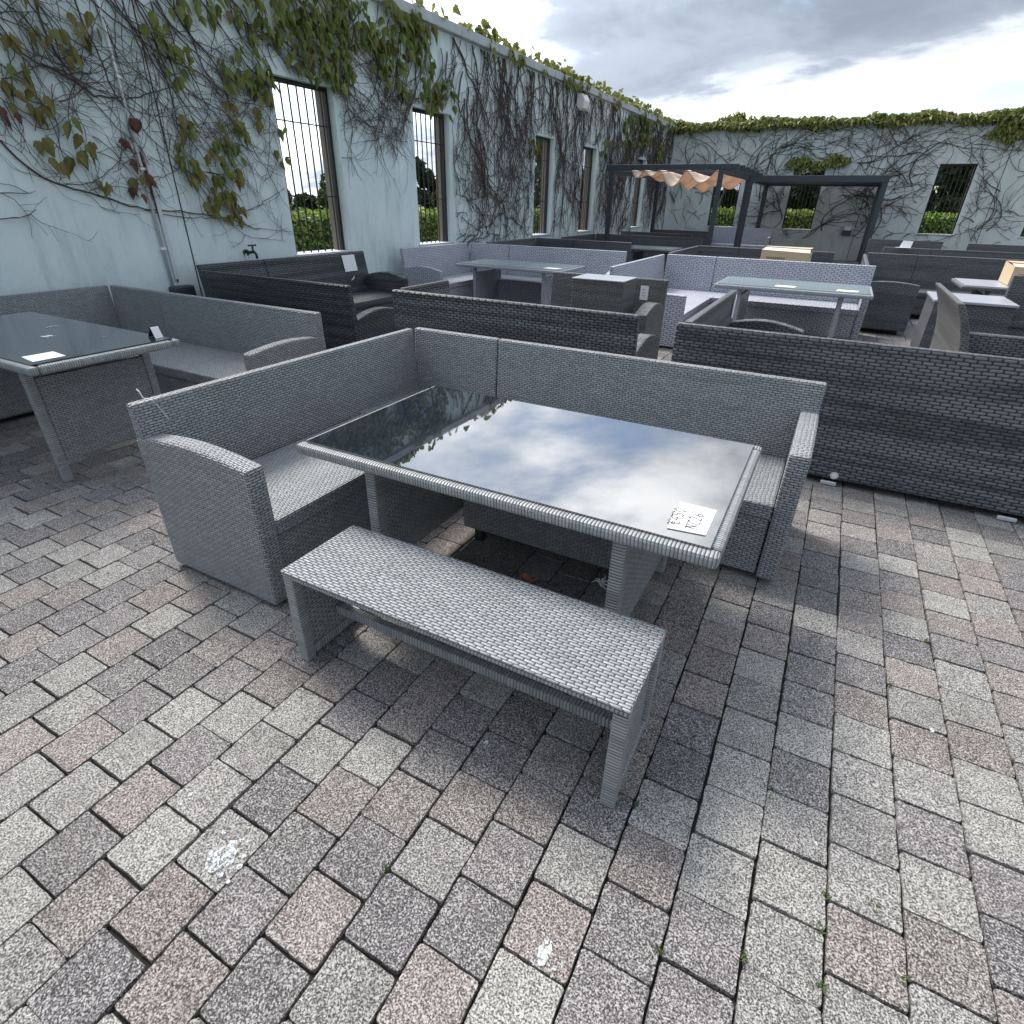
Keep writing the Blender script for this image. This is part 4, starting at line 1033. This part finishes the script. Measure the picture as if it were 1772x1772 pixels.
TR = [(-20, 15.2, 3.0, 3.4, 'leaf_tree', 'low dark round tree behind the hedge seen through the first barred window'),
      (-17.0, 18.2, 2.3, 1.8, 'leaf_tree2', 'green garden tree behind the hedge in the right of first window'),
      (-21, 26.8, 3.3, 3.6, 'leaf_tree', 'dark tree filling the lower part of the second barred window'),
      (-17, 26.6, 3.0, 1.5, 'leaf_tree2', 'leafy tree right side in the second barred window'),
      (-15.0, 31.5, 5.2, 2.4, 'leaf_tree2', 'tall leafy tree seen through the third barred window'),
      (-12.5, 33.0, 5.0, 2.4, 'leaf_tree2', 'tall leafy tree seen through the fourth barred window'),
      (-11.0, 40, 4.8, 3, 'leaf_tree', 'dark tree beyond the corner of the two walls'),
      (-8.4, 36.5, 4.4, 2.6, 'leaf_tree', 'dark tree seen through the leftmost far wall window'),
      (-5.2, 35.5, 4.4, 2.8, 'leaf_tree', 'dark tree seen through far wall window behind the canopy'),
      (-2.4, 34.6, 4.3, 2.6, 'leaf_tree', 'dark tree seen through far wall window inside the roofed pergola'),
      (1.4, 37.5, 4.5, 3.0, 'leaf_tree2', 'mid green tree left behind the far right window'),
      (3.9, 35.0, 4.5, 3.3, 'leaf_tree', 'dark tree right behind the far right window'),
      (2.6, 40.0, 4.9, 3.6, 'leaf_tree', 'dark tree farthest behind the far right window'),
      (7.5, 36.0, 4.4, 3.0, 'leaf_tree', 'dark tree behind the window at the right picture edge')]
for i, (x, y, h, r_, mm, lb) in enumerate(TR): tree(lb, x, y, h, r_, r_, M[mm], 50+i, 13000, (.12, .24))
tree('wispy feathery treetop poking above the far wall', -5.9, 33.0, 5.55, 1.2, 1.2, M['leaf_top'], 90, 1500, (.08, .16), .8)

# ------------------------------------------------------------------ small things on the paving
def splat(x, y, r_, seed, mat=M['drop'], z=.0035, par=None):
    rr = random.Random(seed); bm = MB(); n = 14
    bm.quad([(x+r_*rr.uniform(.45, 1.1)*math.cos(6.283*i/n)*.8, y+r_*rr.uniform(.45, 1.1)*math.sin(6.283*i/n)*1.2, z) for i in range(n)])
    for i in range(9):
        a, q = rr.uniform(0, 6.28), rr.uniform(.9, 1.7)*r_; s_ = r_*rr.uniform(.06, .2); cx, cy = x+q*math.cos(a), y+q*math.sin(a)
        bm.quad([(cx+s_*math.cos(1.047*j), cy+s_*math.sin(1.047*j), z) for j in range(6)])
    o = bm.build('bird_dropping', mat, par or pave)
for i, (x, y, r_) in enumerate(((-1.06, .40, .045), (-.21, .61, .028), (-.63, 1.05, .011), (.34, 1.21, .009), (-.9, .56, .008), (.67, 1.83, .012), (-2.69, .76, .010), (.10, 1.50, .008), (.13, 1.54, .006), (-1.3, .47, .008), (.75, .95, .008), (-4.05, 1.3, .02), (-3.95, 1.22, .018))): splat(x, y, r_, i)
for i, (x, y, r_) in enumerate(((-4.55, 1.95, .035), (-4.25, 1.78, .03), (-4.9, 2.05, .02), (-3.95, 1.95, .012))): splat(x, y, r_, 40+i, M['white'] if i == 1 else M['drop'], .7595, t2)
dl = empty('dry_leaf', (-.91, 1.92, 0), 'curled orange dry leaf on the paving under the table', 'leaf')
bm = MB(); n = 8
L_ = [(-.95+.085*i/7, 1.895+.012*i/7, .012+.012*math.sin(i*1.1)) for i in range(8)]
for i in range(7):
    wd = .022*math.sin(math.pi*(i+.3)/7.5); w2 = .022*math.sin(math.pi*(i+1.3)/7.5)
    p, q = L_[i], L_[i+1]
    bm.quad([(p[0], p[1]-wd, p[2]+.012), (q[0], q[1]-w2, q[2]+.012), q, p]); bm.quad([p, q, (q[0], q[1]+w2, q[2]+.015), (p[0], p[1]+wd, p[2]+.015)])
bm.build('blade', M['orange'], dl)
ft = empty('feather', (-.61, 2.08, 0), 'white tattered feather on the paving beside the right table leg', 'feather')
rr = random.Random(4)
for i in range(9):
    a = rr.uniform(0, 6.28); l_ = rr.uniform(.03, .075)
    MB().tube([(-.61, 2.06, .008), (-.61+l_*.5*math.cos(a), 2.06+l_*.5*math.sin(a), .018), (-.61+l_*math.cos(a+.3), 2.06+l_*math.sin(a+.3), .012)], [.005, .004, .001], 5).build('barb', M['plastic'], ft)
wr = random.Random(9)
for (x, y) in ((.371, 1.075), (.36, .985), (.533, .965), (-.135, 1.075), (.03, .745), (.48, 1.11), (.365, .86), (.20, .83), (-.66, .58), (.205, 1.335), (.7, 2.35), (.55, 2.0)):
    root = empty('weed', (x, y, -.01), 'tiny green weed sprouting from a paving joint', 'weed', 'weeds in the paving joints')
    bm = MB()
    for i in range(14):
        a = wr.uniform(0, 6.28); l_ = wr.uniform(.006, .018); bx_, by_ = x+wr.gauss(0, .004), y+wr.gauss(0, .007)
        bm.quad([(bx_, by_, -.008), (bx_+l_*.5*math.cos(a)-.002*math.sin(a), by_+l_*.5*math.sin(a)+.002*math.cos(a), .004), (bx_+l_*math.cos(a), by_+l_*math.sin(a), .006+l_*.3), (bx_+l_*.5*math.cos(a)+.002*math.sin(a), by_+l_*.5*math.sin(a)-.002*math.cos(a), .004)])
    bm.build('sprout', M['weed'], root)
ct = empty('cable_tie', (-2.43, 1.27, .8), 'thin white cable tie on the near end of the grey sofa back', 'cable tie')
MB().tube([(-2.425, 1.27, .80), (-2.43, 1.265, .83), (-2.44, 1.262, .84)], [.002, .003, .004], 5).build('loose_end', M['plastic'], ct)
MB().tube([(-2.425, 1.27, .803), (-2.37, 1.275, .803), (-2.372, 1.30, .75), (-2.372, 1.32, .70)], .0014, 4).build('strap', M['plastic'], ct)
